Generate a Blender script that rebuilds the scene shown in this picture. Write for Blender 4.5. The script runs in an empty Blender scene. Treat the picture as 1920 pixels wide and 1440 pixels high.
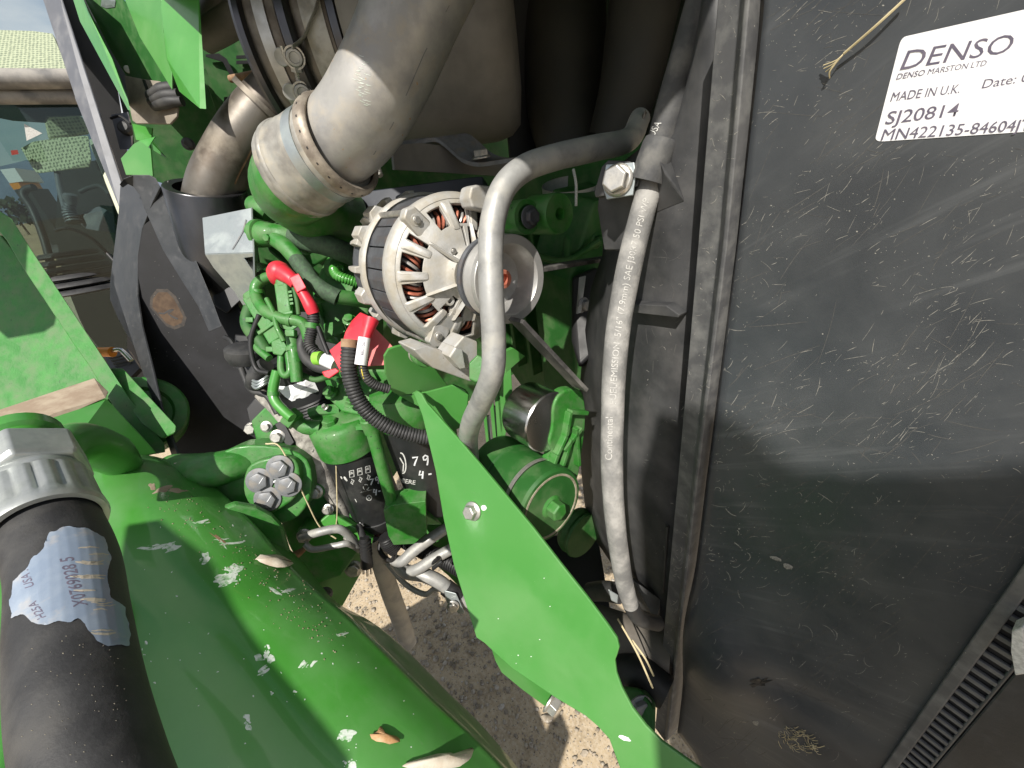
import bpy, bmesh, math, random
from mathutils import Vector, Matrix, noise as mnoise
from mathutils.bvhtree import BVHTree
R = math.radians
rnd = random.Random(7)
scene = bpy.context.scene
col = scene.collection

# ------------------------------------------------------------------ camera
# X: along the tractor towards its nose, Y: into the engine bay, Z: up.  The camera stands at (0, 0, CH).
FPX = 754.0; CH = 1.65
dn = Vector((201, 1275, 754)).normalized()
bk = Vector((-560, -365, 754)); bk = (bk - dn * bk.dot(dn)).normalized()
Xc = -bk; Zc = -dn; Yc = Zc.cross(Xc)
def w_from_c(c): return Vector((Xc.dot(c), Yc.dot(c), Zc.dot(c)))
CAM = Vector((0, 0, CH))
cr = w_from_c(Vector((1, 0, 0))); cd = w_from_c(Vector((0, 1, 0))); cf = w_from_c(Vector((0, 0, 1)))
cam_d = bpy.data.cameras.new('camera'); cam = bpy.data.objects.new('camera', cam_d); col.objects.link(cam)
cam.matrix_world = Matrix(((cr.x, -cd.x, -cf.x, 0), (cr.y, -cd.y, -cf.y, 0), (cr.z, -cd.z, -cf.z, CH), (0, 0, 0, 1)))
cam_d.sensor_width = 36; cam_d.lens = FPX / 1920 * 36; cam_d.clip_start = 0.01; cam_d.clip_end = 9000
scene.camera = cam

# ------------------------------------------------------------------ light
SUN = Vector((0.42, -0.50, 0.76)).normalized()
sun_d = bpy.data.lights.new('sun', 'SUN'); sun_d.energy = 5.0; sun_d.angle = R(0.53); sun_d.color = (1, .95, .87)
sun = bpy.data.objects.new('sun', sun_d); col.objects.link(sun)
sun.rotation_euler = SUN.to_track_quat('Z', 'Y').to_euler(); sun.location = (2, -3, 5)
world = bpy.data.worlds.new('World'); scene.world = world; world.use_nodes = True
wn = world.node_tree; wb = wn.nodes['Background']
sky_n = wn.nodes.new('ShaderNodeTexSky'); sky_n.sky_type = 'NISHITA'; sky_n.sun_disc = False
sky_n.sun_elevation = math.asin(SUN.z); sky_n.sun_rotation = math.atan2(SUN.x, SUN.y)
# broken cloud over the blue
tc = wn.nodes.new('ShaderNodeTexCoord'); wmap = wn.nodes.new('ShaderNodeMapping'); wmap.inputs['Scale'].default_value = (1, 1, 2.4)
wnz = wn.nodes.new('ShaderNodeTexNoise'); wnz.inputs['Scale'].default_value = 2.6; wnz.inputs['Detail'].default_value = 8
wr = wn.nodes.new('ShaderNodeMapRange'); wr.inputs[1].default_value = .40; wr.inputs[2].default_value = .60; wr.inputs[4].default_value = .85
wmx = wn.nodes.new('ShaderNodeMixRGB'); wmx.inputs[2].default_value = (8.2, 8.0, 7.8, 1)
wn.links.new(tc.outputs['Generated'], wmap.inputs[0]); wn.links.new(wmap.outputs[0], wnz.inputs['Vector'])
wn.links.new(wnz.outputs[0], wr.inputs[0]); wn.links.new(wr.outputs[0], wmx.inputs[0])
wn.links.new(sky_n.outputs[0], wmx.inputs[1]); wn.links.new(wmx.outputs[0], wb.inputs[0])
wb.inputs[1].default_value = 0.085
scene.view_settings.view_transform = 'Standard'; scene.view_settings.look = 'None'
scene.view_settings.exposure = 0.46; scene.view_settings.gamma = 1

# ------------------------------------------------------------------ geometry helpers
X = Vector((1, 0, 0)); Y = Vector((0, 1, 0)); Z = Vector((0, 0, 1))
def ray(px, py): return cr * ((px - 960) / FPX) + cd * ((py - 720) / FPX) + cf
def V(px, py, z): return CAM + ray(px, py) * z                    # the place seen at px, py, z metres deep
def onp(px, py, p, n): r = ray(px, py); return CAM + r * ((p - CAM).dot(n) / r.dot(n))
def onY(px, py, y): return onp(px, py, Vector((0, y, 0)), Y)
def onZ(px, py, z): return onp(px, py, Vector((0, 0, z)), Z)
def pln(a, b, c): return (a, (b - a).cross(c - a).normalized())
EX = -w_from_c(Vector((-620, -280, 754)).normalized())              # the crankshaft's direction, towards the nose
def ppx(px, z): return px * z / FPX
def frame(ax):
    ax = ax.normalized(); t = Z if abs(ax.z) < .9 else X
    u = t.cross(ax).normalized(); return u, ax.cross(u)

WL = {}
def finish(o, parent, c):
    col.objects.link(o)
    WL[o.name] = c
    if parent is not None:
        o.parent = parent; o.matrix_parent_inverse = Matrix.Translation(-WL[parent.name])
    o.location = c
def thing(name, label, cat, loc, group=None):
    o = bpy.data.objects.new(name, None); o.empty_display_size = .02
    finish(o, None, Vector(loc)); o['label'] = label; o['category'] = cat
    if group: o['group'] = group
    return o
def tag(o, label, cat, group=None):
    o['label'] = label; o['category'] = cat
    if group: o['group'] = group
    return o
def ob(name, bm, m, parent=None, smooth=40, bev=0, seg=2, label=None, sub=0, solid=0):
    bmesh.ops.recalc_face_normals(bm, faces=bm.faces[:])
    lo = Vector((1e9,)*3); hi = Vector((-1e9,)*3)
    for v in bm.verts:
        for i in range(3): lo[i] = min(lo[i], v.co[i]); hi[i] = max(hi[i], v.co[i])
    c = (lo + hi) / 2
    for v in bm.verts: v.co -= c
    me = bpy.data.meshes.new(name); bm.to_mesh(me); bm.free()
    o = bpy.data.objects.new(name, me); me.materials.append(m)
    if smooth:
        me.shade_smooth(); me.set_sharp_from_angle(angle=R(smooth))
    finish(o, parent, c)
    if solid:
        s = o.modifiers.new('thick', 'SOLIDIFY'); s.thickness = solid; s.offset = 0
    if bev:
        b = o.modifiers.new('edge', 'BEVEL'); b.width = bev; b.segments = seg; b.limit_method = 'ANGLE'; b.angle_limit = R(35); b.harden_normals = bool(smooth)
    if sub:
        s = o.modifiers.new('smooth', 'SUBSURF'); s.levels = sub; s.render_levels = sub
    if label: o['label'] = label
    return o
def dup(o, delta, parent=None):
    c = o.copy(); finish(c, parent if parent else o.parent, WL[o.name] + Vector(delta)); return c
def bvh(o):
    c = WL[o.name]; me = o.data
    return BVHTree.FromPolygons([v.co + c for v in me.vertices], [tuple(p.vertices) for p in me.polygons])
def hit(b, px, py, off=.0005):
    d = ray(px, py).normalized(); r = b.ray_cast(CAM, d)
    if r[0] is None: return None, None
    n = r[1] if r[1].dot(d) < 0 else -r[1]
    return r[0] + n * off, n

def spline(pts, n=6):
    if len(pts) < 3 or n <= 1: return pts
    out = []
    P = [pts[0] * 2 - pts[1]] + pts + [pts[-1] * 2 - pts[-2]]
    for i in range(1, len(P) - 2):
        a, b, c, d = P[i-1], P[i], P[i+1], P[i+2]
        for k in range(n):
            t = k / n
            out.append((b*2 + (c-a)*t + (a*2-b*5+c*4-d)*t*t + (b*3-a-c*3+d)*t**3) * .5)
    out.append(pts[-1]); return out
def sp1(vals, n=6):
    out = []
    for i in range(len(vals) - 1):
        for k in range(n): out.append(vals[i] + (vals[i+1] - vals[i]) * k / n)
    return out + [vals[-1]]
def tube(pts, r, seg=14, n=6, caps=True, pitch=0, amp=0, flat=1, wob=0, bm=None):
    bm = bm or bmesh.new()
    rr = r if isinstance(r, (list, tuple)) else [r] * len(pts)
    path = spline(list(pts), n); rad = sp1(list(rr), n) if len(pts) > 2 and n > 1 else list(rr)
    if pitch:
        L = [0]
        for a, b in zip(path, path[1:]): L.append(L[-1] + (b - a).length)
        m = max(8, int(L[-1] / pitch * 6)); np_, nr = [], []; j = 0
        for i in range(m + 1):
            s = L[-1] * i / m
            while j < len(L) - 2 and L[j+1] < s: j += 1
            t = (s - L[j]) / max(1e-9, L[j+1] - L[j])
            np_.append(path[j].lerp(path[j+1], t)); ph = (s / pitch) % 1
            nr.append((rad[j] + (rad[j+1] - rad[j]) * t) * (1 - amp * (1 if .62 < ph < .95 else 0)))
        path, rad = np_, nr
    u = None; rings = []
    for i, p in enumerate(path):
        t = (path[min(i+1, len(path)-1)] - path[max(i-1, 0)]).normalized()
        u = frame(t)[0] if u is None else (u - t * u.dot(t)).normalized()
        w = t.cross(u); ring = []
        for k in range(seg):
            a = 2 * math.pi * k / seg; q = rad[i]
            if wob: q *= 1 + wob * mnoise.noise(p * 40 + Vector((a, 0, 0)))
            ring.append(bm.verts.new(p + u * (math.cos(a) * q) + w * (math.sin(a) * q * flat)))
        rings.append(ring)
    for a, b in zip(rings, rings[1:]):
        for k in range(seg): bm.faces.new((a[k], a[(k+1) % seg], b[(k+1) % seg], b[k]))
    if caps:
        bm.faces.new(rings[0][::-1]); bm.faces.new(rings[-1])
    return bm
def lathe(p0, ax, prof, seg=32, bm=None, a0=0, a1=None, close=True):
    bm = bm or bmesh.new(); ax = ax.normalized(); u, w = frame(ax); rings = []
    full = a1 is None; n = seg if full else seg + 1
    for h, r in prof:
        rings.append([bm.verts.new(p0 + ax*h + (u*math.cos(a) + w*math.sin(a)) * max(r, 1e-5))
                      for a in [(2*math.pi*k/seg) if full else a0 + (a1-a0)*k/seg for k in range(n)]])
    for a, b in zip(rings, rings[1:]):
        for k in range(seg): bm.faces.new((a[k], a[(k+1) % n], b[(k+1) % n], b[k]))
    if close and full:
        if prof[0][1] > 1e-4: bm.faces.new(rings[0][::-1])
        if prof[-1][1] > 1e-4: bm.faces.new(rings[-1])
    return bm
def prism(pts, ext, bm=None):
    bm = bm or bmesh.new(); n = len(pts)
    a = [bm.verts.new(p) for p in pts]; b = [bm.verts.new(p + ext) for p in pts]
    bm.faces.new(a); bm.faces.new(b[::-1])
    for i in range(n): bm.faces.new((a[i], b[i], b[(i+1) % n], a[(i+1) % n]))
    return bm
def pprism(px, plane, thick, bm=None):                            # outline lying on a plane, given its real thickness away from the viewer
    p, n = plane; n = n.normalized()
    pts = [onp(x, y, p, n) for x, y in px]
    if n.dot(pts[0] - CAM) < 0: n = -n
    return prism(pts, n * thick, bm)
def box(c, hx, hy, hz, bm=None):
    bm = bm or bmesh.new()
    return prism([c - hx - hy - hz, c + hx - hy - hz, c + hx + hy - hz, c - hx + hy - hz], hz * 2, bm)
def hull(pts):
    bm = bmesh.new()
    for p in pts: bm.verts.new(p)
    r = bmesh.ops.convex_hull(bm, input=bm.verts[:])
    bmesh.ops.delete(bm, geom=list({g for g in r['geom_interior'] + r['geom_unused'] if isinstance(g, bmesh.types.BMVert)}), context='VERTS')
    return bm
def curve_poly(pts, n=5):                                          # smoothed closed outline in pixels
    P = [Vector((x, y, 0)) for x, y in pts]; out = []; m = len(P)
    for i in range(m):
        a, b, c, d = P[i-1], P[i], P[(i+1) % m], P[(i+2) % m]
        for k in range(n):
            t = k / n; q = (b*2 + (c-a)*t + (a*2-b*5+c*4-d)*t*t + (b*3-a-c*3+d)*t**3) * .5
            out.append((q.x, q.y))
    return out
def hexhead(p, ax, r, h, wash=1.35, seg=24, rot=0, bm=None):       # flanged hexagon bolt head standing on p
    bm = bm or bmesh.new(); ax = ax.normalized()
    if wash: lathe(p, ax, [(0, r*wash), (h*.16, r*wash), (h*.3, r*1.02)], seg, bm)
    u, w = frame(ax); rings = []
    for hh, k in ((h*.1, 1), (h*.9, 1), (h, .86)):
        rings.append([bm.verts.new(p + ax*hh + (u*math.cos(rot+i*math.pi/3) + w*math.sin(rot+i*math.pi/3)) * r * k) for i in range(6)])
    for a, b in zip(rings, rings[1:]):
        for i in range(6): bm.faces.new((a[i], a[(i+1) % 6], b[(i+1) % 6], b[i]))
    bm.faces.new(rings[-1]); bm.faces.new(rings[0][::-1])
    return bm
def ribbon(polys, wpx, b, off=.0002, bm=None, taper=False):        # strokes lying on a surface
    bm = bm or bmesh.new()
    for pl in polys:
        prev = None; m = len(pl)
        for i, (x, y) in enumerate(pl):
            x0, y0 = pl[max(0, i-1)]; x1, y1 = pl[min(m-1, i+1)]
            l = math.hypot(x1-x0, y1-y0) or 1; nx, ny = -(y1-y0)/l, (x1-x0)/l
            w = wpx/2 * (.25 + .75*math.sin(math.pi*(i+.5)/m) if taper else 1)
            a, _ = hit(b, x+nx*w, y+ny*w, off); c, _ = hit(b, x-nx*w, y-ny*w, off)
            if a is None or c is None: prev = None; continue
            cur = (bm.verts.new(a), bm.verts.new(c))
            if prev: bm.faces.new((prev[0], cur[0], cur[1], prev[1]))
            prev = cur
    return bm
def patch(px, b, off=.0002, bm=None):                              # an irregular thin patch lying on a surface
    bm = bm or bmesh.new()
    cx = sum(p[0] for p in px)/len(px); cy = sum(p[1] for p in px)/len(px)
    c, _ = hit(b, cx, cy, off)
    if c is None: return bm
    rings = []
    for k in (.5, 1):
        rg = []
        for x, y in px:
            q, _ = hit(b, cx+(x-cx)*k, cy+(y-cy)*k, off if k < 1 else off*.5)
            if q is None: return bm
            rg.append(bm.verts.new(q))
        rings.append(rg)
    cv = bm.verts.new(c); n = len(px)
    for i in range(n):
        bm.faces.new((cv, rings[0][i], rings[0][(i+1) % n]))
        bm.faces.new((rings[0][i], rings[1][i], rings[1][(i+1) % n], rings[0][(i+1) % n]))
    return bm
def blot(cx, cy, rx, ry, rot=0, n=14, jag=.35):
    c, s = math.cos(rot), math.sin(rot); out = []
    for i in range(n):
        a = 2*math.pi*i/n; k = 1 + rnd.uniform(-jag, jag); x, y = rx*k*math.cos(a), ry*k*math.sin(a)
        out.append((cx + x*c - y*s, cy + x*s + y*c))
    return out
def text_bm(s, size=1.0, shear=0, bold=0):
    cu = bpy.data.curves.new('lettering', 'FONT'); cu.body = s; cu.size = size; cu.shear = shear; cu.resolution_u = 3; cu.offset = bold
    o = bpy.data.objects.new('lettering', cu); col.objects.link(o); bpy.context.view_layer.update()
    me = bpy.data.meshes.new_from_object(o); bm = bmesh.new(); bm.from_mesh(me)
    bpy.data.objects.remove(o); bpy.data.curves.remove(cu); bpy.data.meshes.remove(me)
    bmesh.ops.triangulate(bm, faces=bm.faces[:]); return bm
def text_map(s, f, size=1.0, shear=0, bold=0, width=None):         # f(u, v) -> point; the line is fitted to width
    bm = text_bm(s, size, shear, bold)
    if width:
        xs = [v.co.x for v in bm.verts]; k = width / (max(xs) - min(xs)); x0 = min(xs)
        for v in bm.verts: v.co.x = (v.co.x - x0) * k
    bad = []
    for v in bm.verts:
        p = f(v.co.x, v.co.y)
        if p is None: bad.append(v)
        else: v.co = p
    if bad: bmesh.ops.delete(bm, geom=bad, context='VERTS')
    return bm
def text_hit(s, b, f, size=1.0, shear=0, bold=0, off=.0005):        # f(u, v) -> picture point; letters that miss the surface are dropped
    bm = text_bm(s, size, shear, bold); bad = []
    for v in bm.verts:
        q, _ = hit(b, *f(v.co.x, v.co.y), off)
        if q is None: bad.append(v)
        else: v.co = q
    if bad: bmesh.ops.delete(bm, geom=bad, context='VERTS')
    return bm
def join(bms):
    out = bmesh.new()
    for b in bms:
        me = bpy.data.meshes.new('tmp'); b.to_mesh(me); b.free(); out.from_mesh(me); bpy.data.meshes.remove(me)
    return out

# ------------------------------------------------------------------ materials
def mat(name, c, c2=None, sc=40, lo=.42, hi=.62, r=.5, r2=None, metal=0, bump=0, bsc=400, coat=0, dust=None, dsc=18, dlo=.5, dhi=.75, dmax=.8, speck=None, ssc=300, sth=.73, stretch=None, spec=.5, coatr=.12, streak=None):
    m = bpy.data.materials.new(name); m.use_nodes = True; nt = m.node_tree; N = nt.nodes; L = nt.links
    b = N['Principled BSDF']; t = N.new('ShaderNodeTexCoord'); mp = N.new('ShaderNodeMapping'); L.new(t.outputs['Object'], mp.inputs[0])
    if stretch: mp.inputs['Scale'].default_value = stretch
    def nz(scale, det=6, src=None):
        n = N.new('ShaderNodeTexNoise'); n.inputs['Scale'].default_value = scale; n.inputs['Detail'].default_value = det; n.inputs['Roughness'].default_value = .6
        L.new((src or mp).outputs[0], n.inputs['Vector']); return n.outputs[0]
    def rng(x, a, bb, o0=0, o1=1):
        q = N.new('ShaderNodeMapRange'); q.inputs[1].default_value = a; q.inputs[2].default_value = bb; q.inputs[3].default_value = o0; q.inputs[4].default_value = o1
        L.new(x, q.inputs[0]); return q.outputs[0]
    def mix(f, a, bb):
        q = N.new('ShaderNodeMixRGB'); L.new(f, q.inputs[0])
        for i, v in ((1, a), (2, bb)):
            if isinstance(v, tuple): q.inputs[i].default_value = (*v, 1)
            else: L.new(v, q.inputs[i])
        return q.outputs[0]
    out = None; f = nz(sc)
    if c2: out = mix(rng(f, lo, hi), c, c2)
    else: b.inputs['Base Color'].default_value = (*c, 1)
    rout = rng(f, lo - .1, hi + .1, r, r2 if r2 is not None else min(1, r + .12))
    if dust:
        df = rng(nz(dsc, 9), dlo, dhi, 0, dmax); out = mix(df, out or c, dust)
        q = N.new('ShaderNodeMixRGB'); L.new(df, q.inputs[0]); L.new(rout, q.inputs[1]); q.inputs[2].default_value = (.85, .85, .85, 1); rout = q.outputs[0]
    if streak:
        ang, scl, scol, slo, shi, smax = streak
        m2 = N.new('ShaderNodeMapping'); m2.inputs['Rotation'].default_value = (0, ang, 0); L.new(t.outputs['Object'], m2.inputs[0])
        m3 = N.new('ShaderNodeMapping'); m3.inputs['Scale'].default_value = scl; L.new(m2.outputs[0], m3.inputs[0])
        big = rng(nz(7, 3), .42, .6)
        mm = N.new('ShaderNodeMath'); mm.operation = 'MULTIPLY'; L.new(rng(nz(1, 8, m3), slo, shi, 0, smax), mm.inputs[0]); L.new(big, mm.inputs[1])
        out = mix(mm.outputs[0], out or c, scol)
    if speck:
        out = mix(rng(nz(ssc, 2, t if False else mp), sth, sth + .04), out or c, speck)
    if out: L.new(out, b.inputs['Base Color'])
    L.new(rout, b.inputs['Roughness'])
    b.inputs['Metallic'].default_value = metal; b.inputs['Coat Weight'].default_value = coat; b.inputs['Coat Roughness'].default_value = coatr
    b.inputs['Specular IOR Level'].default_value = spec
    if bump:
        bp = N.new('ShaderNodeBump'); bp.inputs['Strength'].default_value = bump; bp.inputs['Distance'].default_value = .001
        L.new(nz(bsc, 5), bp.inputs['Height']); L.new(bp.outputs[0], b.inputs['Normal'])
    return m
DUST = (.27, .24, .18)
GREEN = mat('green_paint', (.05, .225, .032), (.06, .25, .042), sc=14, r=.3, r2=.42, bump=.04, bsc=500, coat=.35, dust=(.10, .24, .08), dsc=22, dlo=.52, dhi=.8, dmax=.5, speck=(.2, .3, .17), ssc=420, sth=.74)
GCAST = mat('green_cast', (.024, .155, .018), (.034, .195, .026), sc=30, r=.42, r2=.6, bump=.4, bsc=260, coat=.1, dust=(.12, .175, .09), dsc=38, dlo=.42, dhi=.72, dmax=.75, speck=(.02, .05, .02), ssc=190, sth=.70)
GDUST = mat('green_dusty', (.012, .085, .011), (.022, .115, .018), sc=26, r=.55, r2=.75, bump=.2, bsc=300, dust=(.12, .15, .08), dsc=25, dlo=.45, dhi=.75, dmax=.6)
GPLATE = mat('green_plate', (.052, .205, .038), (.066, .228, .05), sc=9, r=.34, r2=.42, bump=.03, bsc=700, coat=.25, dust=(.11, .235, .08), dsc=7, dlo=.42, dhi=.7, dmax=.55, speck=(.3, .42, .27), ssc=520, sth=.77)
BLKP = mat('black_plastic', (.037, .042, .048), (.050, .056, .063), sc=6, r=.30, r2=.50, bump=.05, bsc=900, dust=(.105, .107, .108), dsc=14, dlo=.42, dhi=.8, dmax=.5, streak=(R(38), (9, 60, 160), (.15, .156, .162), .52, .78, .5), speck=(.22, .215, .2), ssc=420, sth=.755)
STRIP = mat('grey_dusty_strip', (.07, .071, .074), (.10, .10, .10), sc=30, r=.6, r2=.75, bump=.12, bsc=500, dust=(.2, .2, .19), dsc=60, dlo=.45, dhi=.75, dmax=.6, speck=(.4, .39, .36), ssc=380, sth=.75)
SHR = mat('black_shroud_plastic', (.030, .031, .033), (.048, .049, .051), sc=18, r=.55, r2=.7, bump=.1, bsc=700, dust=(.14, .135, .13), dsc=22, dlo=.42, dhi=.8, dmax=.55, speck=(.36, .35, .32), ssc=300, sth=.765)
RUB = mat('black_rubber', (.018, .018, .019), (.032, .032, .033), sc=40, r=.55, r2=.72, bump=.2, bsc=500, dust=(.09, .085, .075), dsc=30, dlo=.5, dhi=.8, dmax=.5)
RUBD = mat('dusty_rubber', (.055, .056, .058), (.09, .09, .088), sc=60, r=.65, bump=.25, bsc=400, dust=(.22, .21, .19), dsc=40, dlo=.5, dhi=.75, dmax=.6)
HOSE = mat('dust_caked_hose', (.165, .163, .157), (.10, .10, .098), sc=90, lo=.4, hi=.7, r=.75, bump=.5, bsc=420, dust=(.34, .33, .31), dsc=45, dlo=.42, dhi=.62, dmax=.9)
GALV = mat('galvanised_steel', (.33, .33, .32), (.2, .2, .195), sc=38, lo=.46, hi=.7, r=.42, r2=.6, metal=.3, bump=.12, bsc=350, dust=(.42, .405, .36), dsc=46, dlo=.48, dhi=.7, dmax=.7, speck=(.14, .15, .13), ssc=500, sth=.74)
ZF_ = None
ZINC = mat('zinc_plate', (.42, .46, .46), (.34, .37, .38), sc=50, r=.36, r2=.5, metal=.8, bump=.06, bsc=300, dust=(.45, .5, .46), dsc=20, dmax=.4)
BOLT = mat('zinc_bolt', (.52, .5, .46), (.38, .37, .35), sc=160, r=.34, r2=.5, metal=.8, bump=.1, bsc=600, dust=(.42, .4, .35), dsc=60, dmax=.5)
BOLTD = mat('dull_bolt', (.17, .175, .185), (.13, .135, .14), sc=90, r=.45, metal=.1, bump=.15, dust=(.3, .25, .19), dsc=50, dlo=.5, dmax=.7)
ALU = mat('cast_aluminium', (.47, .465, .45), (.39, .385, .365), sc=60, r=.5, r2=.62, metal=.35, bump=.25, bsc=420, dust=(.38, .34, .265), dsc=40, dlo=.42, dhi=.68, dmax=.8, speck=(.2, .18, .15), ssc=260, sth=.72)
ALUP = mat('aluminium_pipe', (.38, .37, .35), (.27, .265, .26), sc=24, r=.44, r2=.58, metal=.45, bump=.1, bsc=300, dust=(.42, .37, .29), dsc=35, dlo=.5, dhi=.72, dmax=.7, speck=(.42, .25, .1), ssc=120, sth=.72)
SLEEVE = mat('silver_sleeve', (.36, .35, .32), (.22, .21, .19), sc=30, r=.45, r2=.62, metal=.4, bump=.15, bsc=120, dust=(.42, .38, .3), dsc=45, dlo=.5, dhi=.7, dmax=.7)
HEAT = mat('heat_tinted_steel', (.155, .142, .125), (.085, .068, .052), sc=9, r=.42, r2=.55, metal=.6, bump=.1, bsc=90, dust=(.42, .38, .31), dsc=14, dlo=.5, dhi=.75, dmax=.6)
DARKST = mat('dark_can', (.21, .20, .185), (.145, .138, .128), sc=8, r=.55, r2=.68, metal=.2, dust=(.26, .24, .21), dsc=9, dmax=.6)
SHIELD = mat('charcoal_shield', (.028, .03, .033), (.04, .042, .046), sc=22, r=.42, r2=.55, bump=.12, bsc=600, dust=(.12, .12, .12), dsc=60, dlo=.55, dhi=.8, dmax=.4, speck=(.3, .3, .3), ssc=300, sth=.76)
SATIN = mat('satin_black_metal', (.085, .085, .09), (.07, .07, .075), sc=20, r=.27, r2=.33, metal=.85, bump=.08, bsc=900)
STEEL = mat('bright_steel', (.62, .61, .6), (.5, .5, .49), sc=30, r=.18, r2=.3, metal=1, stretch=(1, 1, 1))
PULL = mat('worn_steel', (.45, .445, .43), (.36, .355, .34), sc=40, r=.36, r2=.5, metal=.55, dust=(.4, .38, .34), dsc=30, dmax=.3)
DKMET = mat('dark_lamination', (.09, .095, .105), (.06, .062, .07), sc=60, r=.5, metal=.3, bump=.15, dust=(.2, .15, .11), dsc=60, dlo=.55, dmax=.5)
BLK = mat('black', (.012, .012, .013), r=.5)
RED = mat('red_rubber', (.58, .025, .045), (.5, .02, .035), sc=40, r=.4, r2=.52, bump=.08, bsc=300, dust=(.55, .2, .18), dsc=22, dlo=.55, dmax=.35)
PINK = mat('dusty_red_rubber', (.52, .11, .12), (.5, .15, .14), sc=40, r=.6, bump=.1, dust=(.5, .28, .25), dsc=25, dmax=.5)
WHT = mat('white_label', (.78, .78, .80), (.74, .74, .77), sc=60, r=.5)
INK = mat('dark_print', (.10, .09, .13), (.14, .12, .16), sc=300, r=.6)
WINK = mat('white_paint_marker', (.75, .76, .77), (.6, .62, .64), sc=400, r=.5)
HOSEINK = mat('faded_print', (.46, .45, .42), (.30, .295, .28), sc=500, r=.7)
PALEINK = mat('pale_print', (.6, .6, .57), (.42, .42, .4), sc=500, r=.7)
COPPER = mat('copper_winding', (.62, .23, .15), (.42, .13, .08), sc=120, r=.4, metal=.5)
RUST = mat('rust_brown', (.20, .11, .06), (.3, .2, .12), sc=50, r=.8, bump=.2)
STRAW = mat('straw', (.55, .47, .29), (.42, .35, .2), sc=80, r=.7)
CLAY = mat('brown_dried_mud', (.28, .21, .15), (.38, .31, .23), sc=30, r=.9, bump=.3, bsc=200)
CHIP = mat('scraped_paint', (.62, .66, .62), (.45, .55, .45), sc=300, r=.55)
BRAID = mat('braided_sleeve', (.035, .06, .035), (.05, .10, .05), sc=200, r=.7, bump=.5, bsc=900, dust=(.12, .2, .11), dsc=40, dmax=.5)
NAVY = mat('blue_black_rail', (.012, .016, .026), (.018, .022, .032), sc=20, r=.35, speck=(.15, .16, .18), ssc=260, sth=.77)
YEL = mat('yellow_stripe', (.6, .48, .06), r=.5)
LIME = mat('lime_tape', (.22, .5, .05), r=.5)
ORG = mat('orange_plastic', (.75, .26, .02), r=.4)
# ================================================================== the setting
def setting(o): o['kind'] = 'structure'; return o
GRAVEL = mat('gravel_dirt', (.42, .33, .215), (.30, .23, .145), sc=14, r=.9, bump=1, bsc=120, dust=(.46, .385, .285), dsc=90, dlo=.42, dhi=.62, dmax=.8, speck=(.10, .085, .07), ssc=150, sth=.63)
FIELD = mat('dry_field', (.30, .20, .12), (.38, .27, .15), sc=.08, r=1, dust=(.22, .15, .09), dsc=.5)
HILL = mat('blue_hill', (.10, .13, .19), (.13, .16, .22), sc=.01, r=1)
def sheet(name, x0, x1, y0, y1, z, m):
    bm = bmesh.new(); bm.faces.new([bm.verts.new(p) for p in ((x0, y0, z), (x1, y0, z), (x1, y1, z), (x0, y1, z))])
    return setting(ob(name, bm, m, smooth=0))
sheet('ground', -4000, 4000, -4000, 4000, 0, GRAVEL)
sheet('field', -3900, -14, -3900, 3900, .03, FIELD)
bm = bmesh.new(); prev = None
for k in range(81):
    a = R(100 + k * 2.0); d = 3300; h = 330 + 190*mnoise.noise(Vector((k*.11, 3, 0))) + 60*mnoise.noise(Vector((k*.4, 9, 0)))
    p = [bm.verts.new((math.cos(a)*d*q, math.sin(a)*d*q, hh)) for q, hh in ((1, .05), (1.04, h*.6), (1.08, h), (1.15, .05))]
    if prev:
        for i in range(3): bm.faces.new((prev[i], p[i], p[i+1], prev[i+1]))
    prev = p
setting(ob('hills', bm, HILL))
STONE = mat('stone', (.36, .305, .235), (.19, .16, .12), sc=22, lo=.4, hi=.6, r=.9, bump=.3, dust=(.46, .42, .36), dsc=31, dlo=.52, dhi=.62, dmax=.9)
bm = bmesh.new(); ico = bmesh.new(); bmesh.ops.create_icosphere(ico, subdivisions=1, radius=1)
iv = [v.co.copy() for v in ico.verts]; iface = [[v.index for v in f.verts] for f in ico.faces]; ico.free()
quad = [onZ(620, 1050, 0), onZ(1000, 1010, 0), onZ(1200, 1440, 0), onZ(850, 1440, 0)]
qc = sum(quad, Vector()) / 4; qr = max((q - qc).length for q in quad) * 1.25
for i in range(15000):
    a = rnd.uniform(0, 6.283); d = qr * math.sqrt(rnd.random()); s = .0018 + .0085 * rnd.random()**4 + (.008 if rnd.random() < .01 else 0)
    c = qc + Vector((math.cos(a)*d, math.sin(a)*d, s*.25)); rot = Matrix.Rotation(rnd.uniform(0, 6.28), 3, 'Z'); k = (rnd.uniform(.8, 1.5), rnd.uniform(.7, 1.1), rnd.uniform(.5, .8))
    vs = [bm.verts.new(c + rot @ Vector((p.x*k[0]*s, p.y*k[1]*s, p.z*k[2]*s)) * rnd.uniform(.85, 1.15)) for p in iv]
    for f in iface: bm.faces.new([vs[j] for j in f])
o = ob('gravel', bm, STONE, smooth=60); o['kind'] = 'stuff'; o['label'] = 'loose gravel stones scattered over the dirt below the engine'
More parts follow.
